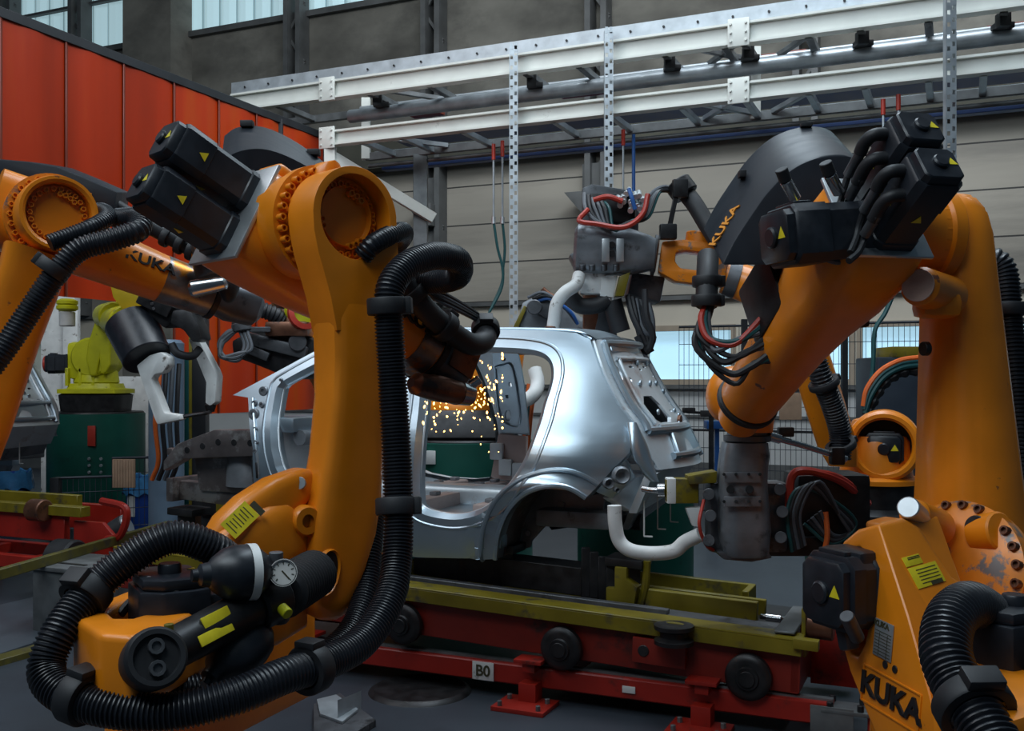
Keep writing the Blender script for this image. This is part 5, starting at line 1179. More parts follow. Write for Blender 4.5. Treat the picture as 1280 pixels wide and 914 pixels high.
b = B(); arm_rings(b, Mu, [(-.22, 0, 0, .15, .16, 5), (-.05, 0, 0, .155, .17, 4), (.14, 0, -.02, .145, .145, 3), (.28, 0, -.04, .125, .125, 2.2), (.55, 0, -.05, .112, .112, 2), (.78, 0, -.05, .102, .102, 2)]); ua = b.build('upper_arm', ORANGE, R2, 40)
b = B(); arm_rings(b, Mu, [(.55, 0, -.05, .114, .114, 2), (.80, 0, -.05, .104, .104, 2)]); b.build('scraped_sleeve', SCUFF, ua)
b = B(); arm_rings(b, Mu, [(.79, 0, -.05, .10, .10, 2), (.795, 0, -.05, .112, .112, 2), (.82, 0, -.05, .112, .112, 2), (.825, 0, -.05, .095, .095, 2)]); b.build('collar', DARK, ua)
text('KUKA', Mu @ basis((1, 0, 0), (0, .30, .95), (0, -.95, .30), (.46, -.113, -.015)), .07, DARK, ua, 'lettering', 1.25, .005, .02)
b = B(); arm_rings(b, Mu, [(.82, 0, -.05, .075, .08, 3), (.90, 0, -.05, .085, .09, 4), (1.02, 0, -.04, .08, .085, 4), (1.05, 0, -.04, .05, .05, 3)])
b.cyl(W(262, 318, 4.75), W(270, 345, 4.75), .09); wr = b.build('wrist', GUN, R2)
b = B(); b.lathe([(0, 0), (.10, 0), (.105, .01), (.10, .05), (.07, .06), (0, .06)], W(264, 326, 4.7), UP, 28); b.build('wrist_cap', ORANGE_W, wr)
b = B(); q0, q1 = W(238, 362, 4.6), W(284, 353, 4.6); b.loft([rr_ring(frame(q0.lerp(q1, t), q1-q0), a, c, 20, 2.5) for t, a, c in ((0, .03, .03), (.1, .045, .04), (.6, .042, .035), (.95, .036, .03), (1.0, .02, .02))]); b.build('gripper_link', CHROME, wr)
b = B(); b.ball(W(286, 352, 4.7), (.05, .06, .10)); b.build('rubber_cap', RUBB, wr)
hpp = [W(px, py, 4.42) for px, py in ((-40, 200), (0, 199), (35, 202), (70, 208), (105, 222), (146, 240), (143, 266), (128, 262), (90, 248), (50, 238), (0, 232), (-40, 230))]
b = B(); b.slab(hpp, V((-.05, .28, .05)), bev=.006); hood = b.build('media_hood', HOOD, R2, 30)
hx_ = (W(145, 240, 4.42)-W(75, 210, 4.42)).normalized(); hz_ = V((0, -1, 0)); hy_ = hz_.cross(hx_).normalized()
text('KUKA', basis(hx_, hy_, hz_, W(90, 239, 4.418)), .062, KORN, hood, 'lettering', 1.25, .002, .02)
hose(R2, [W(-20, 470, 3.9), W(10, 430, 3.95), W(40, 385, 4.0), W(72, 340, 4.02), W(100, 312, 4.05), W(140, 300, 4.1), W(172, 288, 4.15), W(172, 274, 4.25), W(148, 274, 4.35)], .048)
hose(R2, [W(62, 304, 4.05), W(90, 294, 4.1), W(115, 284, 4.15), W(134, 272, 4.25), W(128, 264, 4.35), W(110, 266, 4.4)], .036, corr=.013)
clamp(R2, W(66, 336, 4.02), W(90, 320, 4.03)-W(50, 370, 4.0), .050, .05)
b = B(); b.tube([W(140, 256, 4.5), W(170, 274, 4.55), W(210, 296, 4.6), W(240, 312, 4.65), W(256, 318, 4.7)], .035, 14); b.build('smooth_hose', RUBB, R2)
for p, q in (((208, 296), (222, 303)), ((226, 305), (238, 311)), ((240, 313), (250, 317))): clamp(R2, W(*p, 4.6), W(*q, 4.6)-W(*p, 4.6), .036, .03, name='hose_coupling')
cables(R2, [[W(246, 322, 4.6), W(240, 308, 4.55), W(248, 292, 4.55)], [W(252, 318, 4.55), W(258, 300, 4.55), W(250, 288, 4.6)]], [CABG, ALU], .012, 'pneumatic_tube')

# ---------------------------------------------------------------- robot behind the car tail (right middle)
R4 = thing('industrial_robot', 'orange robot beyond the right foreground robot with a round motor opening in its shoulder', 'robot', V((W(1105, 560, 6.8).x, 6.9, .75)))
rc = W(1105, 557, 6.8); rn = V((-.35, -.93, .0)).normalized()
b = B(); b.lathe([(.175, -.10), (.175, .08), (.19, .10), (.215, .10), (.235, .08), (.24, .04), (.24, -.10), (.175, -.10)], rc, rn, 48); b.build('shoulder_ring', ORANGE, R4, 35)
b = B(); b.lathe([(0, 0), (.178, 0)], rc-rn*.095, rn, 40); b.build('opening_floor', DARK, R4)
b = B(); b.box(rc-rn*.26+V((0, .12, 0)), (.36, .3, .36), bev=.1); b.build('shoulder_casting', ORANGE, R4)
motor(R4, frame(rc-rn*.09+V((-.0, 0, -.02)), rn), .25, .21, .13, knob=True, tri=())
b = B(); b.lathe([(0, 0), (.30, 0), (.30, .03), (.24, .05), (.22, .28), (.2, .32), (0, .32)], V((rc.x, 6.95, 1.05)), UP, 40); b.build('turret', ORANGE, R4)
b = B(); b.lathe([(0, 0), (.30, 0), (.32, .02), (.32, .10), (.27, .14), (.27, .31), (0, .31)], V((rc.x, 6.95, .75)), UP, 40); b.build('robot_base', DARK, R4)
P1, P0_ = W(1052, 575, 6.7), W(1006, 425, 6.5); d = P1-P0_
lat = V((.93, -.35, 0))
b = B(); b.loft([rr_ring(basis(lat, V((.35, .93, 0)), UP, P0_+d*t), w, h, 24, 4.5) for t, w, h in ((-.12, .10, .10), (0, .125, .12), (.5, .13, .12), (.9, .125, .11), (1.05, .09, .09))]); b.build('link_arm', ORANGE, R4)
hose(R4, [W(1016, 440, 6.2), W(1026, 470, 6.2), W(1040, 505, 6.25), W(1050, 540, 6.3), W(1050, 575, 6.3)], .070, corr=.02)
for py, q in ((480, 1030), (558, 1051)): clamp(R4, W(q, py, 6.22), W(1044, 520, 6.25)-W(1030, 480, 6.2), .070, .04)
b = B(); arm = [(W(1010, 400, 6.5), .20), (W(975, 380, 6.6), .17), (W(940, 358, 6.7), .125), (W(905, 345, 6.75), .115)]
b.loft([rr_ring(frame(p, V((-1, .12, .30))), r_, r_, 24, 2.2) for p, r_ in arm]); ua = b.build('upper_arm', ORANGE, R4)
b = B(); b.loft([rr_ring(frame(p, V((-1, .12, .30))), .122, .122, 24, 2.2) for p in (W(922, 351, 6.72), W(908, 346, 6.74))]); b.build('collar', GUN, ua)
dv = V((-1, .12, .14)).normalized(); sv = dv.cross(UP).normalized(); uv_ = sv.cross(dv)
oc = W(866, 328, 6.75)
b = B(basis(dv, uv_, sv, oc)); 
outl = [(-.22, -.11), (-.12, -.15), (.10, -.15), (.22, -.10), (.22, .10), (.08, .13), (-.10, .13), (-.22, .10)]
hol = [(-.10, -.06), (.08, -.06), (.12, -.02), (.12, .04), (.06, .06), (-.10, .06), (-.13, 0)]
b.slab([V((x, y, -.11)) for x, y in outl], V((0, 0, .22)), [[V((x, y, -.11)) for x, y in hol]], bev=.02); b.cyl((-.03, .12, 0), (-.03, .20, 0), .10)
b.build('wrist', ORANGE_W, R4)
b = B(); b.lathe([(0, 0), (.10, 0), (.135, .01), (.14, .03), (.10, .04), (0, .04)], W(822, 320, 6.75), dv, 32); b.build('tool_flange', GUN, R4)
G4 = thing('welding_gun', 'grey spot welding gun with a nest of cables above the car roof', 'welding gun', W(770, 415, 6.75))
GM = basis(dv*-1, uv_, -sv, W(768, 315, 6.72))
b = B(); ex_ = V((1, -.1, -.06)).normalized()
b.loft([rr_ring(frame(W(px, py, 6.72), ex_), a, c, 24, 4.5) for px, py, a, c in ((718, 312, .12, .13), (722, 312, .15, .16), (750, 313, .155, .165), (785, 315, .14, .15), (808, 317, .125, .12), (818, 318, .11, .10))]); b.build('gun_body', GUNL, G4)
b = B()
for px in (757, 775): b.box(W(px, 313, 6.54), (.05, .025, .15), bev=.006)
b.build('mounting_strip', ALU, G4)
b = B(); 
for py in (306, 317): b.cyl(W(765, py, 6.56), W(765, py, 6.54), .022)
b.build('bolt_hole', DARK, G4)
b = B(); b.slab([W(712, 318, 6.62), W(722, 338, 6.62), W(790, 342, 6.62), W(792, 334, 6.62), W(740, 330, 6.62), W(724, 312, 6.62)], V((0, .2, 0)), bev=.01)
for px in (728, 740, 755, 770): b.cyl(W(px, 338, 6.6), W(px, 330, 6.58), .022)
b.build('lower_casting', GUN, G4)
b = B(); b.slab([W(728, 235, 6.85), W(740, 230, 6.85), W(790, 238, 6.85), W(800, 244, 6.85), W(798, 290, 6.85), W(728, 286, 6.85)], V((0, .06, 0)), bev=.01); b.build('valve_panel', GUN, G4)
b = B(); b.box(W(765, 262, 6.75), (.30, .14, .20), bev=.02); b.build('valve_block', DARK, G4)
for k in range(14):
    px, py = random.uniform(768, 805), random.uniform(236, 262)
    b = B(); b.cyl(W(px, py, 6.68), W(px+random.uniform(-3, 3), py+random.uniform(2, 6), 6.60), .020, seg=10); b.build('hose_fitting', ALU, G4)
cables(G4, [[W(730+5*k, 242+2*k, 6.7), W(732+6*k, 262, 6.6), W(748+4*k, 278+2*k, 6.55), W(775+3*k, 286-2*k, 6.55), W(800+2*k, 272, 6.55), W(812+2*k, 245, 6.6), W(828, 234+k, 6.65), W(846, 236+k, 6.7)] for k in range(6)], [CABG, RUBB, CABG, CABG, RUBB, CABT], .013)
cables(G4, [[W(735, 262, 6.55), W(724, 276, 6.5), W(745, 280, 6.5), W(780, 284, 6.5), W(803, 268, 6.52), (W(810, 243, 6.55))], [W(742, 250, 6.6), W(760, 246, 6.58), W(778, 252, 6.58)]], [CABR, CABR], .018, 'red_hose')
cables(G4, [[W(786, 236, 6.6), W(790, 248, 6.58), W(794, 262, 6.58)]], [CABB], .012, 'blue_hose')
b = B(); b.cyl(W(846, 228, 6.7), W(858, 244, 6.68), .09); b.box(W(850, 236, 6.62), (.10, .06, .12), bev=.01); b.bar(W(846, 240, 6.62), W(836, 288, 6.62), .03, .03); b.box(W(835, 290, 6.62), (.11, .07, .10), bev=.01); b.build('hose_holder', DARK, G4)
b = B(); b.tube([W(856, 240, 6.7), W(868, 255, 6.65), W(882, 278, 6.6), W(896, 300, 6.55)], .058, 14); b.build('smooth_hose', RUBB, G4)
b = B(); b.tube([W(724, 344, 6.6), W(720, 356, 6.55), W(706, 366, 6.5), W(696, 380, 6.5), W(693, 398, 6.5), W(690, 420, 6.5)], .042, 16); b.build('white_upper_arm', WHITE, G4)
b = B(); b.cyl(W(690, 408, 6.5), W(690, 419, 6.5), .045); b.build('scorched_tip', BRNG, G4)
b = B(); b.box(W(740, 352, 6.7), (.18, .1, .18), bev=.04); b.slab([W(752, 345, 6.65), W(772, 345, 6.65), W(766, 372, 6.65), W(750, 370, 6.65)], V((0, .08, 0)), bev=.005); b.build('white_shield', WHITE, G4)
b = B(); b.slab([W(775, 345, 6.6), W(788, 340, 6.6), W(780, 370, 6.6), W(769, 370, 6.6)], V((0, .08, 0)), bev=.005); b.build('yellow_plate', YEL, G4)
b = B(); b.slab([W(790, 340, 6.8), W(832, 346, 6.8), W(826, 378, 6.8), W(784, 368, 6.8)], V((0, .3, 0)), bev=.02); b.build('transformer_box', GUN, G4)
b = B(); b.tube([W(712, 370, 6.7), W(725, 382, 6.7), W(745, 382, 6.7), W(760, 374, 6.7)], .055, 14); b.tube([W(765, 376, 6.72), W(770, 395, 6.72), W(776, 415, 6.72)], .065, 14); b.build('rubber_sleeve', RUBB, G4)
b = B(); b.box(W(738, 393, 6.9), (.10, .08, .26), bev=.01); b.build('copper_bar', BRNG, G4)
b = B(); b.slab([W(750, 386, 6.85), W(762, 386, 6.85), W(772, 420, 6.85), W(742, 420, 6.85)], V((0, .2, 0)), bev=.01); b.build('gun_wedge', GUN, G4)
cables(G4, [[W(785+5*k, 370+2*k, 6.7), W(790+5*k, 392+(k % 3)*5, 6.65), W(800+3*k, 415+(k % 2)*12, 6.62), W(812+k, 440-(k % 3)*10, 6.62)] for k in range(6)]+[[W(806, 362, 6.6), W(808, 395, 6.58), W(816, 420, 6.58), W(808, 440, 6.6), W(796, 420, 6.6)]], [RUBB, RUBB, CABG], .020)

# ---------------------------------------------------------------- tilted gun behind the roof, front gun behind the windscreen pillar
G8 = thing('welding_gun', 'tilted dark grey welding gun seen behind the middle of the car roof', 'welding gun', W(685, 420, 8.2))
b = B(); b.slab([W(646, 400, 8.2), W(652, 378, 8.2), W(672, 368, 8.2), W(700, 382, 8.2), W(728, 402, 8.2), W(735, 425, 8.2), W(650, 425, 8.2)], V((.1, .35, 0)), bev=.03); b.build('gun_body', GUNL, G8)
b = B(); b.box(W(680, 385, 8.15), (.22, .1, .14), R=Matrix.Rotation(.5, 3, 'Y'), bev=.02)
b.cyl(W(668, 384, 8.12), W(668, 384, 8.02), .06); b.build('gear_cover', GUN, G8)
b = B(); b.slab([W(640, 412, 8.15), W(655, 382, 8.15), W(659, 384, 8.15), W(646, 414, 8.15)], V((0, .1, 0)), bev=.004); b.build('yellow_bracket', YEL, G8)
b = B(); b.tube([W(677, 362, 8.1), W(684, 368, 8.1), W(694, 374, 8.1)], .03, 10); b.build('copper_tip', BRNG, G8)
cables(G8, [[W(660+6*k, 372+2*k, 8.1), W(680+5*k, 366+4*k, 8.05), W(705+4*k, 384+3*k, 8.05), W(722, 405, 8.1)] for k in range(3)], [CABG, RUBB, CABB], .016)
R7 = thing('industrial_robot', 'dark grimy robot wrist and gun over the car nose, with looped cables', 'robot', W(345, 500, 8.0))
b = B(); b.slab([W(288, 425, 8.0), W(318, 412, 8.0), W(345, 408, 8.0), W(395, 425, 8.0), W(400, 470, 8.0), W(365, 475, 8.0), W(318, 456, 8.0), W(290, 446, 8.0)], V((.1, .5, 0)), bev=.04); b.build('gun_body', DARK, R7)
b = B(); b.box(W(345, 432, 7.97), (.50, .08, .10), R=Matrix.Rotation(.25, 3, 'Y'), bev=.02); b.box(W(320, 440, 7.96), (.22, .06, .07), R=Matrix.Rotation(.4, 3, 'Y'), bev=.01); b.cyl(W(372, 428, 7.97), W(372, 428, 7.9), .07); b.build('gun_cover', GUN, R7)
b = B(); b.cyl(W(366, 405, 8.05), W(358, 378, 8.05), .14, .12); b.ball(W(362, 380, 8.05), (.14, .14, .12)); b.box(W(362, 412, 8.0), (.34, .26, .12), bev=.03); b.build('wrist', BRNG, R7)
b = B(); b.lathe([(.09, -.03), (.13, -.02), (.13, .02), (.09, .03)], W(380, 392, 7.9), (.5, -.8, .2), 24); b.build('red_ring', CABR, R7)
b = B(); b.lathe([(0, -.03), (.10, -.03), (.12, -.01), (.12, .05), (0, .06)], W(374, 388, 7.98), (.5, -.8, .2), 24); b.build('yellow_collar', LIME, R7)
b = B(); b.tube([W(300, 408, 7.8), W(302, 392, 7.8), W(318, 386, 7.85), W(340, 392, 7.9), W(352, 400, 7.95)], .065, 14, corr=.03); b.build('ribbed_hose', RUBB, R7)
b = B(); b.cyl(W(301, 404, 7.8), W(303, 414, 7.8), .075); b.bar(W(300, 412, 7.78), W(338, 412, 7.85), .03, .04); b.build('hose_bracket', GUN, R7)
cables(R7, [[W(300+2*k, 412, 7.78), W(306+2*k, 432+k, 7.75), W(298, 450-2*k, 7.72), W(280-k, 446, 7.72), W(274+k, 430, 7.74), W(284, 416+2*k, 7.76), W(296, 412, 7.78)] for k in range(5)], [CABG, RUBB], .020)
b = B(); b.cyl(W(420, 470, 8.6), W(470, 560, 9.4), .22, .26); b.cyl(W(380, 415, 8.2), W(425, 475, 8.7), .16, .22); b.build('upper_arm', ORANGE, R7)
b = B(); b.lathe([(0, 0), (.38, 0), (.38, .1), (.3, .15), (.28, 1.05), (0, 1.05)], V((W(480, 600, 9.6).x, 9.6, .0)), UP, 32); b.build('robot_base', ORANGE, R7)
b = B(); b.tube([W(398, 462, 7.85), W(430, 480, 7.85), W(470, 495, 7.8)], .04, 10); b.build('white_arm', WHITE, R7)

# ---------------------------------------------------------------- green pedestals
def pedestal(c, r, h, label, cat='pedestal', patch=None):
    t = thing('robot_pedestal', label, cat, (c.x, c.y, 0))
    b = B(); b.lathe([(0, h-.02), (r-.03, h-.02), (r, h-.03), (r, .03), (r, .03)], (c.x, c.y, 0), UP, 56); b.build('pedestal_body', GREEN, t, 35)
    b = B(); b.lathe([(r*.9, 0), (r*1.28, 0), (r*1.28, .03), (r, .035)], (c.x, c.y, 0), UP, 56); fo = b.build('base_flange', GALD, t, 35)
    b = B(); b.lathe([(0, h-.005), (r*.96, h-.005), (r*.98, h-.02), (r*.98, h-.04)], (c.x, c.y, 0), UP, 48); b.build('top_plate', DARK, t)
    bolts(fo, [T_(c.x+r*1.14*math.cos(a), c.y+r*1.14*math.sin(a), .03) for a in [2*math.pi*k/16 for k in range(16)]], .03, .04, DARK)
    return t
c5 = FL(108, 656); c5 = V((c5.x, c5.y+.3, 0)); h5 = CZ-(515-475)/F*(c5.y-.4)
P5 = pedestal(c5, .57, h5, 'big dark green round pedestal under the yellow robot at the left', patch=1)
b = B(); b.box(c5+V((.17, -.555, h5-.28)), (.09, .03, .24), bev=.005); tag(b.build('red_sticker', CABR, P5), 'red sticker')
b = B()
for dx in (.16, .30):
    for dz in (.55, .63, .71): b.cyl(c5+V((dx-.02, -.545, h5-dz)), c5+V((dx-.02, -.57, h5-dz)), .018, seg=8)
b.build('bolt', GALV, P5)
pc = V((W(797, 700, 7.6).x, 7.75, 0)); pedestal(pc, .44, .95, 'dark green round pedestal on the floor behind the car tail')
pr = V((W(1085, 780, 6.9).x, 6.95, 0)); pedestal(pr, .40, .75, 'dark green round pedestal under the robot with the round motor opening')
pm = V((W(575, 560, 8.6).x, 8.9, 0)); hm = CZ-(549-475)/F*8.5
PM = pedestal(pm, .62, hm, 'dark green round pedestal seen through the rear door opening of the car')
b = B(); b.box(pm+V((-.23, -.585, hm-.14)), (.09, .03, .11), bev=.002); tag(b.build('paper_notice', WHITE, PM), 'white paper notice')
# robot standing on the pedestal behind the car
R6 = thing('industrial_robot', 'orange robot base on a black plinth seen through the rear door opening of the car', 'robot', pm+UP*hm)
b = B(); b.loft([rr_ring(T_(pm.x, pm.y, hm+z), w, w, 32, 6) for z, w in ((0, .52), (.02, .54), (.10, .52), (.20, .46), (.24, .42))]); b.build('black_plinth', DARK, R6)
b = B(); b.lathe([(0, .22), (.36, .22), (.36, .30), (.33, .34), (.30, .52), (.22, .58), (0, .58)], pm+UP*hm, UP, 40); tu_ = b.build('turret', ORANGE, R6)
bolts(tu_, [T_(pm.x+.34*math.cos(a), pm.y+.34*math.sin(a), hm+.28) for a in [2*math.pi*k/20 for k in range(20)]], .02, .03)
b = B(); b.box(pm+V((.1, -.1, hm+.68)), (.5, .4, .35), bev=.10); b.cyl(pm+V((.28, -.3, hm+.62)), pm+V((.28, .3, hm+.62)), .22); b.build('shoulder', ORANGE, R6)
b = B(); b.loft([rr_ring(T_(pm.x+.36+dx, pm.y+.1, hm+z), .16, .12, 24, 4) for z, dx in ((.5, 0), (.65, .02), (.85, .05))]); b.build('link_arm', ORANGE, R6)
motor(R6, frame(pm+V((.30, -.28, hm+.60)), V((0, -1, 0))), .26, .26, .3, tri=())
b = B(); b.tube([W(632, 480, 7.9), W(640, 494, 7.85), W(656, 500, 7.8), (W(668, 492, 7.8)), W(672, 478, 7.85), W(668, 462, 7.9)], .055, 14); b.build('wrapped_cable', WHITE, R6)
cables(R6, [[W(662+4*k, 480, 8.0), W(658+3*k, 510, 8.0), W(656+2*k, 550, 8.1), W(650+2*k, 600, 8.2)] for k in range(3)], [CABO, CABT, CABO], .022)
YELD = mat('worn_olive_yellow_paint', (.075, .065, .008), .55, 0, .35, 6, .05, (.03, .03, .025), .52, .15, 9)
# ---------------------------------------------------------------- yellow robot with the white gripper
R5 = thing('industrial_robot', 'lime yellow robot on the big dark green pedestal at the left', 'robot', c5+UP*h5)
top = c5+UP*h5
b = B(); b.loft([rr_ring(Matrix.Translation(top+UP*z), w, w*.9, 28, 6) for z, w in ((0, .36), (.20, .38), (.22, .34))]); b.build('black_plinth', DARK, R5)
b = B(); b.loft([rr_ring(Matrix.Translation(top+UP*z), w, w*.9, 28, 5) for z, w in ((.22, .40), (.27, .40), (.28, .30), (.34, .28))]); b.build('base_plate', LIME, R5)
b = B(); b.cyl(top+UP*.34, top+UP*.5, .27, .25); b.box(top+V((-.12, 0, .62)), (.34, .42, .46), bev=.07); b.cyl(top+V((.02, -.26, .66)), top+V((.02, .26, .66)), .24)
for dx in (-.26, -.1, .06): b.box(top+V((dx, -.22, .42)), (.04, .08, .22), bev=.01)
b.build('shoulder', LIME, R5)
mo = motor(R5, frame(top+V((-.28, -.1, .58)), V((-1, -.1, 0))), .24, .24, .24, tri=((3, .5),))
b = B(); b.cyl(top+V((-.52, -.12, .58)), top+V((-.58, -.125, .58)), .10); b.build('red_cap', CABR, mo)
D5 = c5.y-.3
b = B(); b.slab([W(px, py, D5) for px, py in ((112, 470), (107, 448), (110, 428), (119, 400), (128, 384), (146, 376), (146, 398), (140, 424), (138, 434), (138, 456), (132, 466), (126, 468), (124, 448), (120, 470))], V((0, .28, 0)), bev=.04, seg=3); b.build('link_arm', LIME, R5)
b = B(); b.cyl(W(132, 395, D5+.1), W(143, 396, 9.4), .15, .14); b.cyl(W(142, 402, 9.6), W(158, 402, 8.0), .13, .13); b.build('upper_arm', LIME, R5)
b = B(); b.slab([W(px, py, 7.8) for px, py in ((134, 346), (164, 344), (180, 372), (176, 384), (154, 390), (140, 372))], V((.02, .35, .02)), bev=.03); b.slab([W(px, py, 7.75) for px, py in ((146, 392), (176, 382), (178, 392), (168, 404), (148, 412))], V((0, .3, 0)), bev=.03); b.build('wrist', mat('golden_yellow_paint', (.50, .34, .012), .42, 0, .15, 5, .02, (.08, .05, .015), .62, .08, 7), R5)
b = B(); b.lathe([(0, 0), (.075, 0), (.10, .02), (.10, .05), (.085, .06), (.10, .07), (.10, .10), (.06, .12), (0, .12)], W(84, 389, 10), UP, 28); b.build('warning_lamp', LIME, R5)
b = B(); b.cyl(W(84, 408, 10), W(84, 390, 10), .075); b.build('lamp_stem', WHITE, R5)
G5 = thing('gripper_gun', 'black welding gun with two dirty white angled arms above the car nose', 'welding gun', W(210, 520, 7.3))
b = B(); b.cyl(W(164, 404, 7.6), W(184, 448, 7.45), .195, .175, 40, .04); b.build('black_drum', BLACK, G5)
b = B(); b.slab([W(px, py, 7.5) for px, py in ((168, 352), (188, 354), (232, 366), (250, 380), (240, 398), (222, 396), (205, 412), (184, 392))], V((.05, .34, .02)), bev=.03)
b.box(W(196, 376, 7.48), (.26, .06, .16), R=Matrix.Rotation(.45, 3, 'Y'), bev=.015); b.build('gun_body', DARK, G5)
b = B()
for k in range(6): b.cyl(W(181+2.2*k, 356+6*k, 7.46), W(181+2.2*k, 356+6*k, 7.44), .012, seg=8)
for k in range(4): b.cyl(W(192+7*k, 366+3*k, 7.44), W(192+7*k, 366+3*k, 7.42), .018, seg=10)
b.build('bolt', GUN, G5)
b = B(); b.slab([W(px, py, 7.45) for px, py in ((215, 388), (236, 386), (248, 408), (252, 424), (240, 428), (228, 412), (212, 405))], V((.02, .2, 0)), bev=.02); b.build('gun_bracket', DARK, G5)
b = B(); b.slab([W(px, py, 7.4) for px, py in ((170, 457), (186, 444), (200, 440), (210, 446), (210, 456), (203, 466), (193, 468), (189, 474), (205, 516), (224, 519), (225, 525), (196, 531), (192, 522))], V((.02, .10, 0)), bev=.015); b.build('white_lower_arm', WHITE, G5)
b = B(); b.slab([W(px, py, 7.7) for px, py in ((235, 424), (246, 421), (268, 462), (271, 470), (269, 503), (262, 508), (256, 504), (257, 478))], V((.02, .11, 0)), bev=.015); b.build('white_upper_arm', WHITE, G5)
b = B(); b.cyl(W(263, 506, 7.75), W(263, 515, 7.75), .045, .03); b.tube([W(224, 522, 7.45), W(240, 519, 7.5), W(256, 517, 7.6), W(263, 515, 7.75)], .014, 8); b.build('electrode', DARK, G5)
b = B(); b.tube([W(214, 430, 7.5), W(222, 442, 7.5), W(240, 445, 7.55), W(250, 436, 7.6)], .03, 10); b.build('black_hose', RUBB, G5)

# ---------------------------------------------------------------- second car body, further along the line
off = -U*6.75+VV*1.0
car_root = next(o for o in COL.objects if o.name == 'car_body')
dup(car_root, car_root.location+off+UP*.06, 'second bare steel car body at the left edge behind the far left robot')

# ---------------------------------------------------------------- left background
def cylinder_thing(name, m, p, r, h, label, cat, seg=28):
    b = B(); b.lathe([(0, 0), (r, 0), (r, h-.03), (r-.03, h), (0, h)], p, UP, seg); return tag(b.build(name, m), label, cat)
cylm = mat('blue_grey_tank_paint', (.12, .18, .25), .4, .2, .15, 3)
p = W(208, 475, 8.9); p.z = 0; cylinder_thing('storage_cylinder', cylm, p, .15, 2.1, 'tall blue grey cylinder standing behind the white gripper arms', 'cylinder')
p = W(233, 475, 9.2); b = B(); b.box(V((p.x, p.y, 1.0)), (.07, .07, 2.0), bev=.005); tag(b.build('teal_post', mat('teal_post_paint', (.01, .12, .12), .5)), 'slim teal post beside the tall blue grey cylinder', 'post')
p = W(251, 475, 9.0); t = thing('guard_post', 'black and yellow guard post at the edge of the orange curtain', 'post', (p.x, p.y, 0))
b = B(); b.box(V((p.x, p.y, 1.2)), (.12, .12, 2.4), bev=.008); b.build('post', CURF, t)
b = B(); b.box(V((p.x-.075, p.y-.03, 1.2)), (.03, .05, 2.4), bev=.003); b.build('yellow_strip', YEL, t)
p = W(76, 475, 14.0); b = B(); b.box(V((p.x, p.y, 1.7)), (.46, .2, 3.4), bev=.01); b.box(V((p.x+.2, p.y-.12, 1.9)), (.2, .1, 1.6), bev=.01); tag(b.build('white_column', WHITE), 'white steel column behind the yellow robot', 'column')
p = W(178, 520, 14.4); b = B(); b.box(V((p.x, p.y, .9)), (.55, .4, 1.8), bev=.02); tag(b.build('control_cabinet', WHITE), 'white control cabinet behind the green pedestal, left of the white gripper', 'cabinet')
cable_pts = [[W(200+8*k, 455, 8.5), W(198+8*k, 490, 8.45), W(194+9*k, 530, 8.45), W(198+8*k, 575, 8.5), W(190+8*k, 600, 8.55)] for k in range(4)]
for k, p in enumerate(cable_pts):
    b = B(); b.tube(p, .02, 8); tag(b.build('hanging_cable', (CABO, RUBB, CABG, RUBB)[k]), ['orange cable hanging below the white gripper arms', 'first black cable right of the orange hanging cable below the gripper', 'grey cable hanging beside the orange cable below the gripper', 'rightmost black cable hanging below the gripper arms'][k], 'cable')
def bin_(c, r, h, label, lab=True):
    t = thing('waste_bin', label, 'bin', c)
    b = B(); b.lathe([(0, 0), (r*.88, 0), (r*.9, .01), (r, h), (r*.97, h), (r*.86, .03), (0, .03)], c, UP, 36); b.build('bin_body', BBIN, t)
    rings = []
    for z, q, wv in ((h*.70, 1.12, .05), (h*.80, 1.10, .05), (h*.9, 1.07, .03), (h+.03, 1.05, .02), (h+.02, .98, .02), (h*.8, .92, .03), (h*.5, .88, .02)):
        rings.append([c+V((r*(q+wv*math.sin(7*a+z*20)+wv*.6*math.sin(13*a))*math.cos(a), r*(q+wv*math.sin(7*a+z*20))*math.sin(a), z+.02*math.sin(9*a))) for a in [2*math.pi*k/64 for k in range(64)]])
    b = B(); b.loft(rings, cap=False); b.build('bin_bag', BAG, t)
    if lab: b = B(); b.loft([[c+V((r*.98*math.cos(a)*1.005, r*.98*math.sin(a)*1.005, z)) for a in [-2.35+.1*k for k in range(7)]]+[c+V((r*.985*math.cos(a)*1.01, r*.985*math.sin(a)*1.01, z)) for a in [-2.35+.1*k for k in range(7)][::-1]] for z in (h*.28, h*.68)]); tag(b.build('paper_sheet', WHITE, t), 'white paper sheet')
    return t
c = FL(181, 661); bin_(c, .215, .60, 'blue plastic waste bin lined with a blue bag behind the low mesh fence')
c = FL(12, 655); bin_(c, .24, .62, 'blue waste bin with a blue bag at the far left edge', False)
# low mesh fence
def mesh_panel(a, c, z0, z1, dx, dz, m, parent, r=.0028, name='mesh_panel'):
    b = B(); n = int((c-a).length/dx)
    def wire(p, q, r):
        d = (q-p); t = bmesh.new(); fr_ = frame(p, d); R_0 = [t.verts.new(fr_ @ V((x*r, y*r, 0))) for x, y in ((1, 0), (0, 1), (-1, 0), (0, -1))]; R_1 = [t.verts.new(fr_ @ V((x*r, y*r, d.length))) for x, y in ((1, 0), (0, 1), (-1, 0), (0, -1))]
        for k in range(4): t.faces.new((R_0[k], R_0[(k+1) % 4], R_1[(k+1) % 4], R_1[k]))
        b._add(t)
    for k in range(n+1): p = a.lerp(c, k/n); wire(p+UP*z0, p+UP*z1, r)
    z = z0
    while z <= z1+1e-3: wire(a+UP*z, c+UP*z, r*1.2); z += dz
    wire(a+UP*z0, c+UP*z0, r*4); wire(a+UP*z1, c+UP*z1, r*4)
    return b.build(name, m, parent)
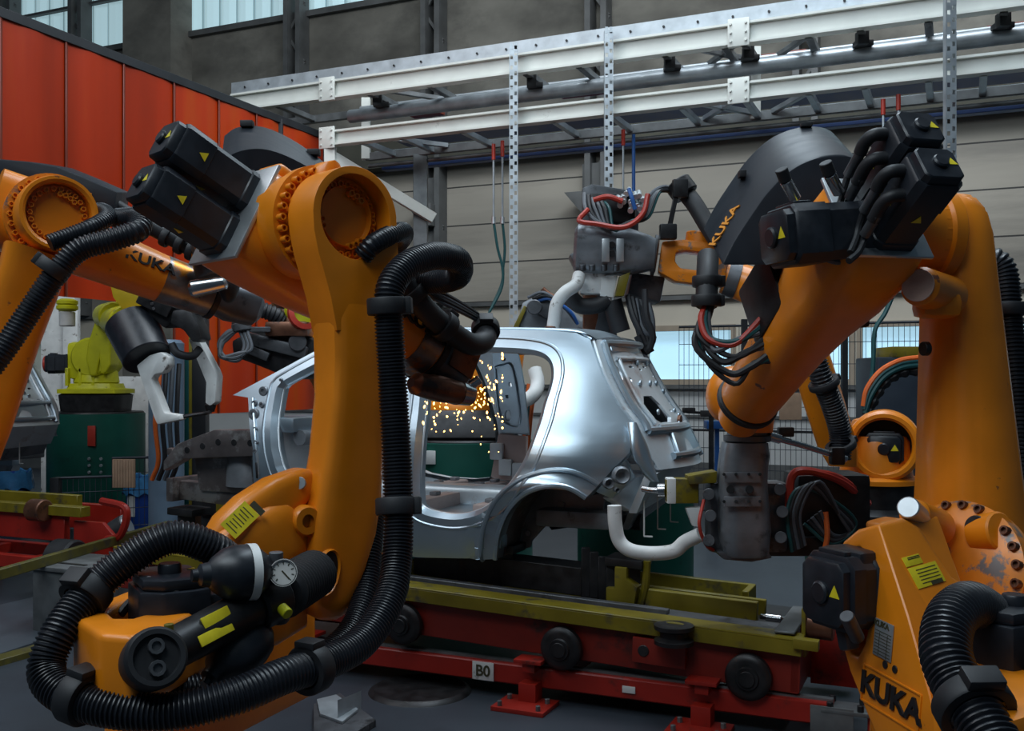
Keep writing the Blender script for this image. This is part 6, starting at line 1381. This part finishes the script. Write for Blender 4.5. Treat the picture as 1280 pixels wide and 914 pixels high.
FENCE = mat('dark_fence_wire', (.05, .06, .075), .5, .3, .2, 5)
p0, p1, p2 = FL(70, 694), FL(140, 690), FL(240, 684)
t = thing('low_mesh_fence', 'low dark wire mesh fence in front of the green pedestal and the blue bin', 'fence', p1)
hz = lambda p, py: CZ+(HY-py)/F*p.y
mesh_panel(p0, p1, .08, hz(p0, 598), .05, .18, FENCE, t, .0035); mesh_panel(p1, p2, .08, hz(p1, 573), .05, .18, FENCE, t, .0035)
for p, py in ((p0, 597), (p2, 588)): b = B(); b.box(V((p.x, p.y, hz(p, py)/2)), (.09, .09, hz(p, py)), bev=.008); b.build('post', CURF, t)
b = B(); q = W(155, 592, p1.y-.06); b.box(q, (.23, .02, .29), bev=.004)
for k in range(8): b.box(q+V((-.10+.028*k, -.012, 0)), (.018, .008, .28), bev=.002)
tag(b.build('slatted_board', CARD), 'small brown slatted board fixed to the low mesh fence', 'board')
# yellow and black guard rail running along the left
b = B(); b.bar(W(-60, 735, 6.1), W(240, 648, 9.2), .05, .07); t = tag(b.build('guard_rail', YELD), 'long dirty yellow guard rail sloping along the floor at the left', 'rail')
b = B(); b.bar(FL(-30, 838), FL(60, 812), .12, .08); tag(b.build('floor_kerb', YELD), 'short yellow floor kerb at the left bottom corner beside the hose', 'kerb')
b = B(); a, c = FL(195, 622), FL(250, 606); b.bar(V((a.x, a.y, .08)), V((c.x, c.y, .08)), .14, .16); tag(b.build('yellow_beam', YEL), 'yellow beam lying on the floor behind the low mesh fence', 'beam')
t = thing('tow_coupling', 'dark clamp with a yellow block on a post under the car nose', 'clamp', FL(262, 690))
b = B(); q = W(262, 610, 8.0); b.box(q, (.20, .18, .42), bev=.03); b.bar(q-UP*.2, V((q.x, q.y, 0)), .09, .09); b.build('clamp_body', DARK, t)
b = B(); b.box(W(284, 628, 7.9), (.14, .16, .16), bev=.02); b.bar(W(285, 632, 7.9), W(330, 620, 7.6), .08, .10); b.build('yellow_block', YEL, t)
t = thing('axle_roller', 'black roller on a bar beside the yellow guard rail', 'roller', FL(148, 690))
b = B(); b.cyl(W(142, 666, 8.5), W(158, 656, 8.5), .095); b.bar(W(142, 668, 8.5), W(142, 735, 8.5), .06, .06); b.build('roller_body', RUBB, t)
b = B(); b.cyl(W(157.5, 656.5, 8.49), W(160, 655, 8.49), .09); b.build('bright_rim', ALU, t)
b = B(); b.tube([W(140, 668, 8.5), W(128, 672, 8.5), W(118, 678, 8.5)], .035, 10); b.build('bar', DARK, t)
# grey steel box and floor plates
t = thing('grey_steel_box', 'grey steel box with a slotted lid on the floor behind the black hose loop', 'box', FL(82, 792))
c = FL(85, 795); c.y += .25
b = B(); b.box(c+UP*.22, (.42, .5, .42), R=basis(U, VV, UP), bev=.01); b.build('box_body', GALD, t)
b = B(); b.box(c+UP*.45, (.46, .54, .03), R=basis(U, VV, UP), bev=.006); b.build('lid', GALD, t)
b = B(); b.box(c+UP*.467-VV*.12, (.3, .03, .006), R=basis(U, VV, UP), bev=0); b.build('slot', DARK, t)
plm = mat('grey_floor_plate', (.075, .09, .108), .38, .2, .15, 2, .02)
for k, q in enumerate((((-40, 765), (48, 745), (52, 800), (-40, 830)), ((52, 745), (118, 730), (120, 800), (56, 800)))):
    b = B(); b.slab([FL(px, py, .012) for px, py in q], -UP*.012, bev=.002); tag(b.build('floor_plate', plm), ['wide grey steel floor plate at the left edge', 'grey steel floor plate under the grey steel box'][k], 'floor plate')
t = thing('dark_floor_disc', 'round dark disc on the floor behind the black corrugated hose', 'disc', FL(525, 864))
b = B(); c = FL(525, 864); b.lathe([(0, .012), (.24, .012), (.26, .022), (.28, .012), (.29, 0)], c, UP, 48); b.build('disc_plate', DARK, t)
t = thing('bent_metal_bracket', 'bent scrap metal bracket lying under the hose clamp at the bottom', 'bracket', FL(420, 905))
b = B(); b.slab([FL(px, py, .05) for px, py in ((396, 874), (420, 868), (448, 886), (428, 902), (400, 892))], -UP*.015, bev=.003); b.slab([FL(422, 903, .03), FL(450, 886, .03), FL(450, 886, .03)+UP*.09, FL(422, 903, .03)+UP*.11], V((.005, .012, 0)), bev=.002); b.build('bracket_plate', GALV, t)
b = B(); b.slab([FL(px, py, .035) for px, py in ((392, 880), (425, 866), (470, 900), (440, 918), (392, 915))], -UP*.035, bev=.004); b.build('base_plate', GUN, t)

# ---------------------------------------------------------------- right background
def fw(s, off): return wall_pt(s, 0, off)
fa, fb = 3.2, 9.2
t = thing('tall_mesh_fence', 'tall dark wire mesh safety fence in front of the windows at the right', 'fence', fw((fa+fb)/2, 2.0))
ss = [3.2, 4.02, 5.2, 6.29, fb]
for a, c in zip(ss, ss[1:]):
    mesh_panel(fw(a, 2.0), fw(c, 2.0), .12, 2.42, .06, .26, FENCE, t, .0035)
for s in ss[1:]: b = B(); b.bar(fw(s, 2.0), fw(s, 2.0)+UP*2.5, .07, .07); b.build('post', CURF, t)
b = B(); b.bar(fw(fa, 2.0)+UP*1.12, fw(fb, 2.0)+UP*1.12, .03, .03); b.build('middle_rail', CURF, t)
b = B(); b.box(W(988, 508, 12.0), (.26, .03, .32), bev=.005); tag(b.build('brown_board', CARD), 'brown board hung on the tall mesh fence', 'board')
t = thing('dark_cabinet', 'dark blue grey cabinet with an amber top behind the right robot', 'cabinet', FL(1128, 655))
q = W(1130, 505, 9.4); b = B(); b.box(V((q.x, q.y, .98)), (.70, .6, 1.95), bev=.02); b.build('cabinet_body', mat('navy_cabinet_paint', (.016, .024, .036), .45), t)
b = B(); b.box(V((q.x+.06, q.y-.05, 2.0)), (.56, .5, .10), bev=.015); b.build('amber_top', YEL, t)
t = thing('hose_guide_arc', 'orange and green hoses arching over the robot with the round motor opening', 'hose', W(1110, 520, 8.0))
arc = lambda d, D: [W(1080-d*.2, 512-d, D), W(1086-d*.5, 490-d, D), W(1102-d*.3, 468-d, D), W(1125, 455-d, D), W(1150, 451-d, D)]
for d, m, nm in ((4, CABO, 'orange_hose'), (0, CABT, 'green_hose'), (-5, CABT, 'green_hose')): b = B(); b.tube(arc(d, 8.0), .022, 8); b.build(nm, m, t)
b = B(); b.tube(arc(-11, 8.05), .05, 8, corr=.09, depth=.3); b.tube([W(1150, 462, 8.05), W(1190, 470, 8.1)], .05, 8, raw=True); b.build('hose_chain', DARK, t)
b = B(); b.tube([W(1115, 372, 8.6), W(1106, 392, 8.6), W(1094, 412, 8.6), W(1092, 440, 8.6), W(1090, 470, 8.6), W(1082, 505, 8.6)], .02, 8); tag(b.build('hanging_hose', CABT), 'thin grey green hose hanging in front of the window left of the right robot arm', 'hose')
b = B(); b.box(W(896, 531, 11.5), (.26, .2, .09), bev=.01); b.bar(W(896, 535, 11.5), FL(896, 665), .05, .05); tag(b.build('blue_tray', CABB), 'small blue tray on a stand left of the hanging gun', 'tray')
b = B(); b.box(W(890, 517, 11.2), (.26, .06, .07), bev=.01); b.box(W(861, 513, 11.2), (.14, .06, .06), bev=.01); b.bar(W(889, 520, 11.2), FL(889, 668), .05, .05); b.bar(W(858, 515, 11.2), W(905, 518, 11.2), .03, .03); tag(b.build('dark_clamp_stand', DARK), 'dark clamp stand behind the car tail', 'stand')
# ---------------------------------------------------------------- welding sparks
SPK = mat('glowing_weld_spark', (1.0, .50, .13), .5, 0, .1, 10, emit=7)
b = B()
for k in range(190):
    if k < 110: px, py = random.gauss(590, 26), random.gauss(487, 22)
    else: px, py = random.uniform(530, 625), 470+abs(random.gauss(0, 45))
    px = min(max(px, 529), 628); py = min(max(py, 440), 565)
    D = random.uniform(5.1, 5.7); p = W(px, py, D); d = V((random.gauss(0, .5), random.gauss(0, .3), -1)).normalized()
    r_ = random.choice((.0025, .0032, .0042, .006)); t = bmesh.new(); bmesh.ops.create_icosphere(t, subdivisions=1, radius=r_); bmesh.ops.scale(t, vec=(1, 1, random.uniform(1, 2.4)), verts=t.verts)
    b._add(t, frame(p, d))
tag(b.build('weld_sparks', SPK), 'shower of glowing orange welding sparks in the rear door opening of the car', 'sparks', kind='stuff')
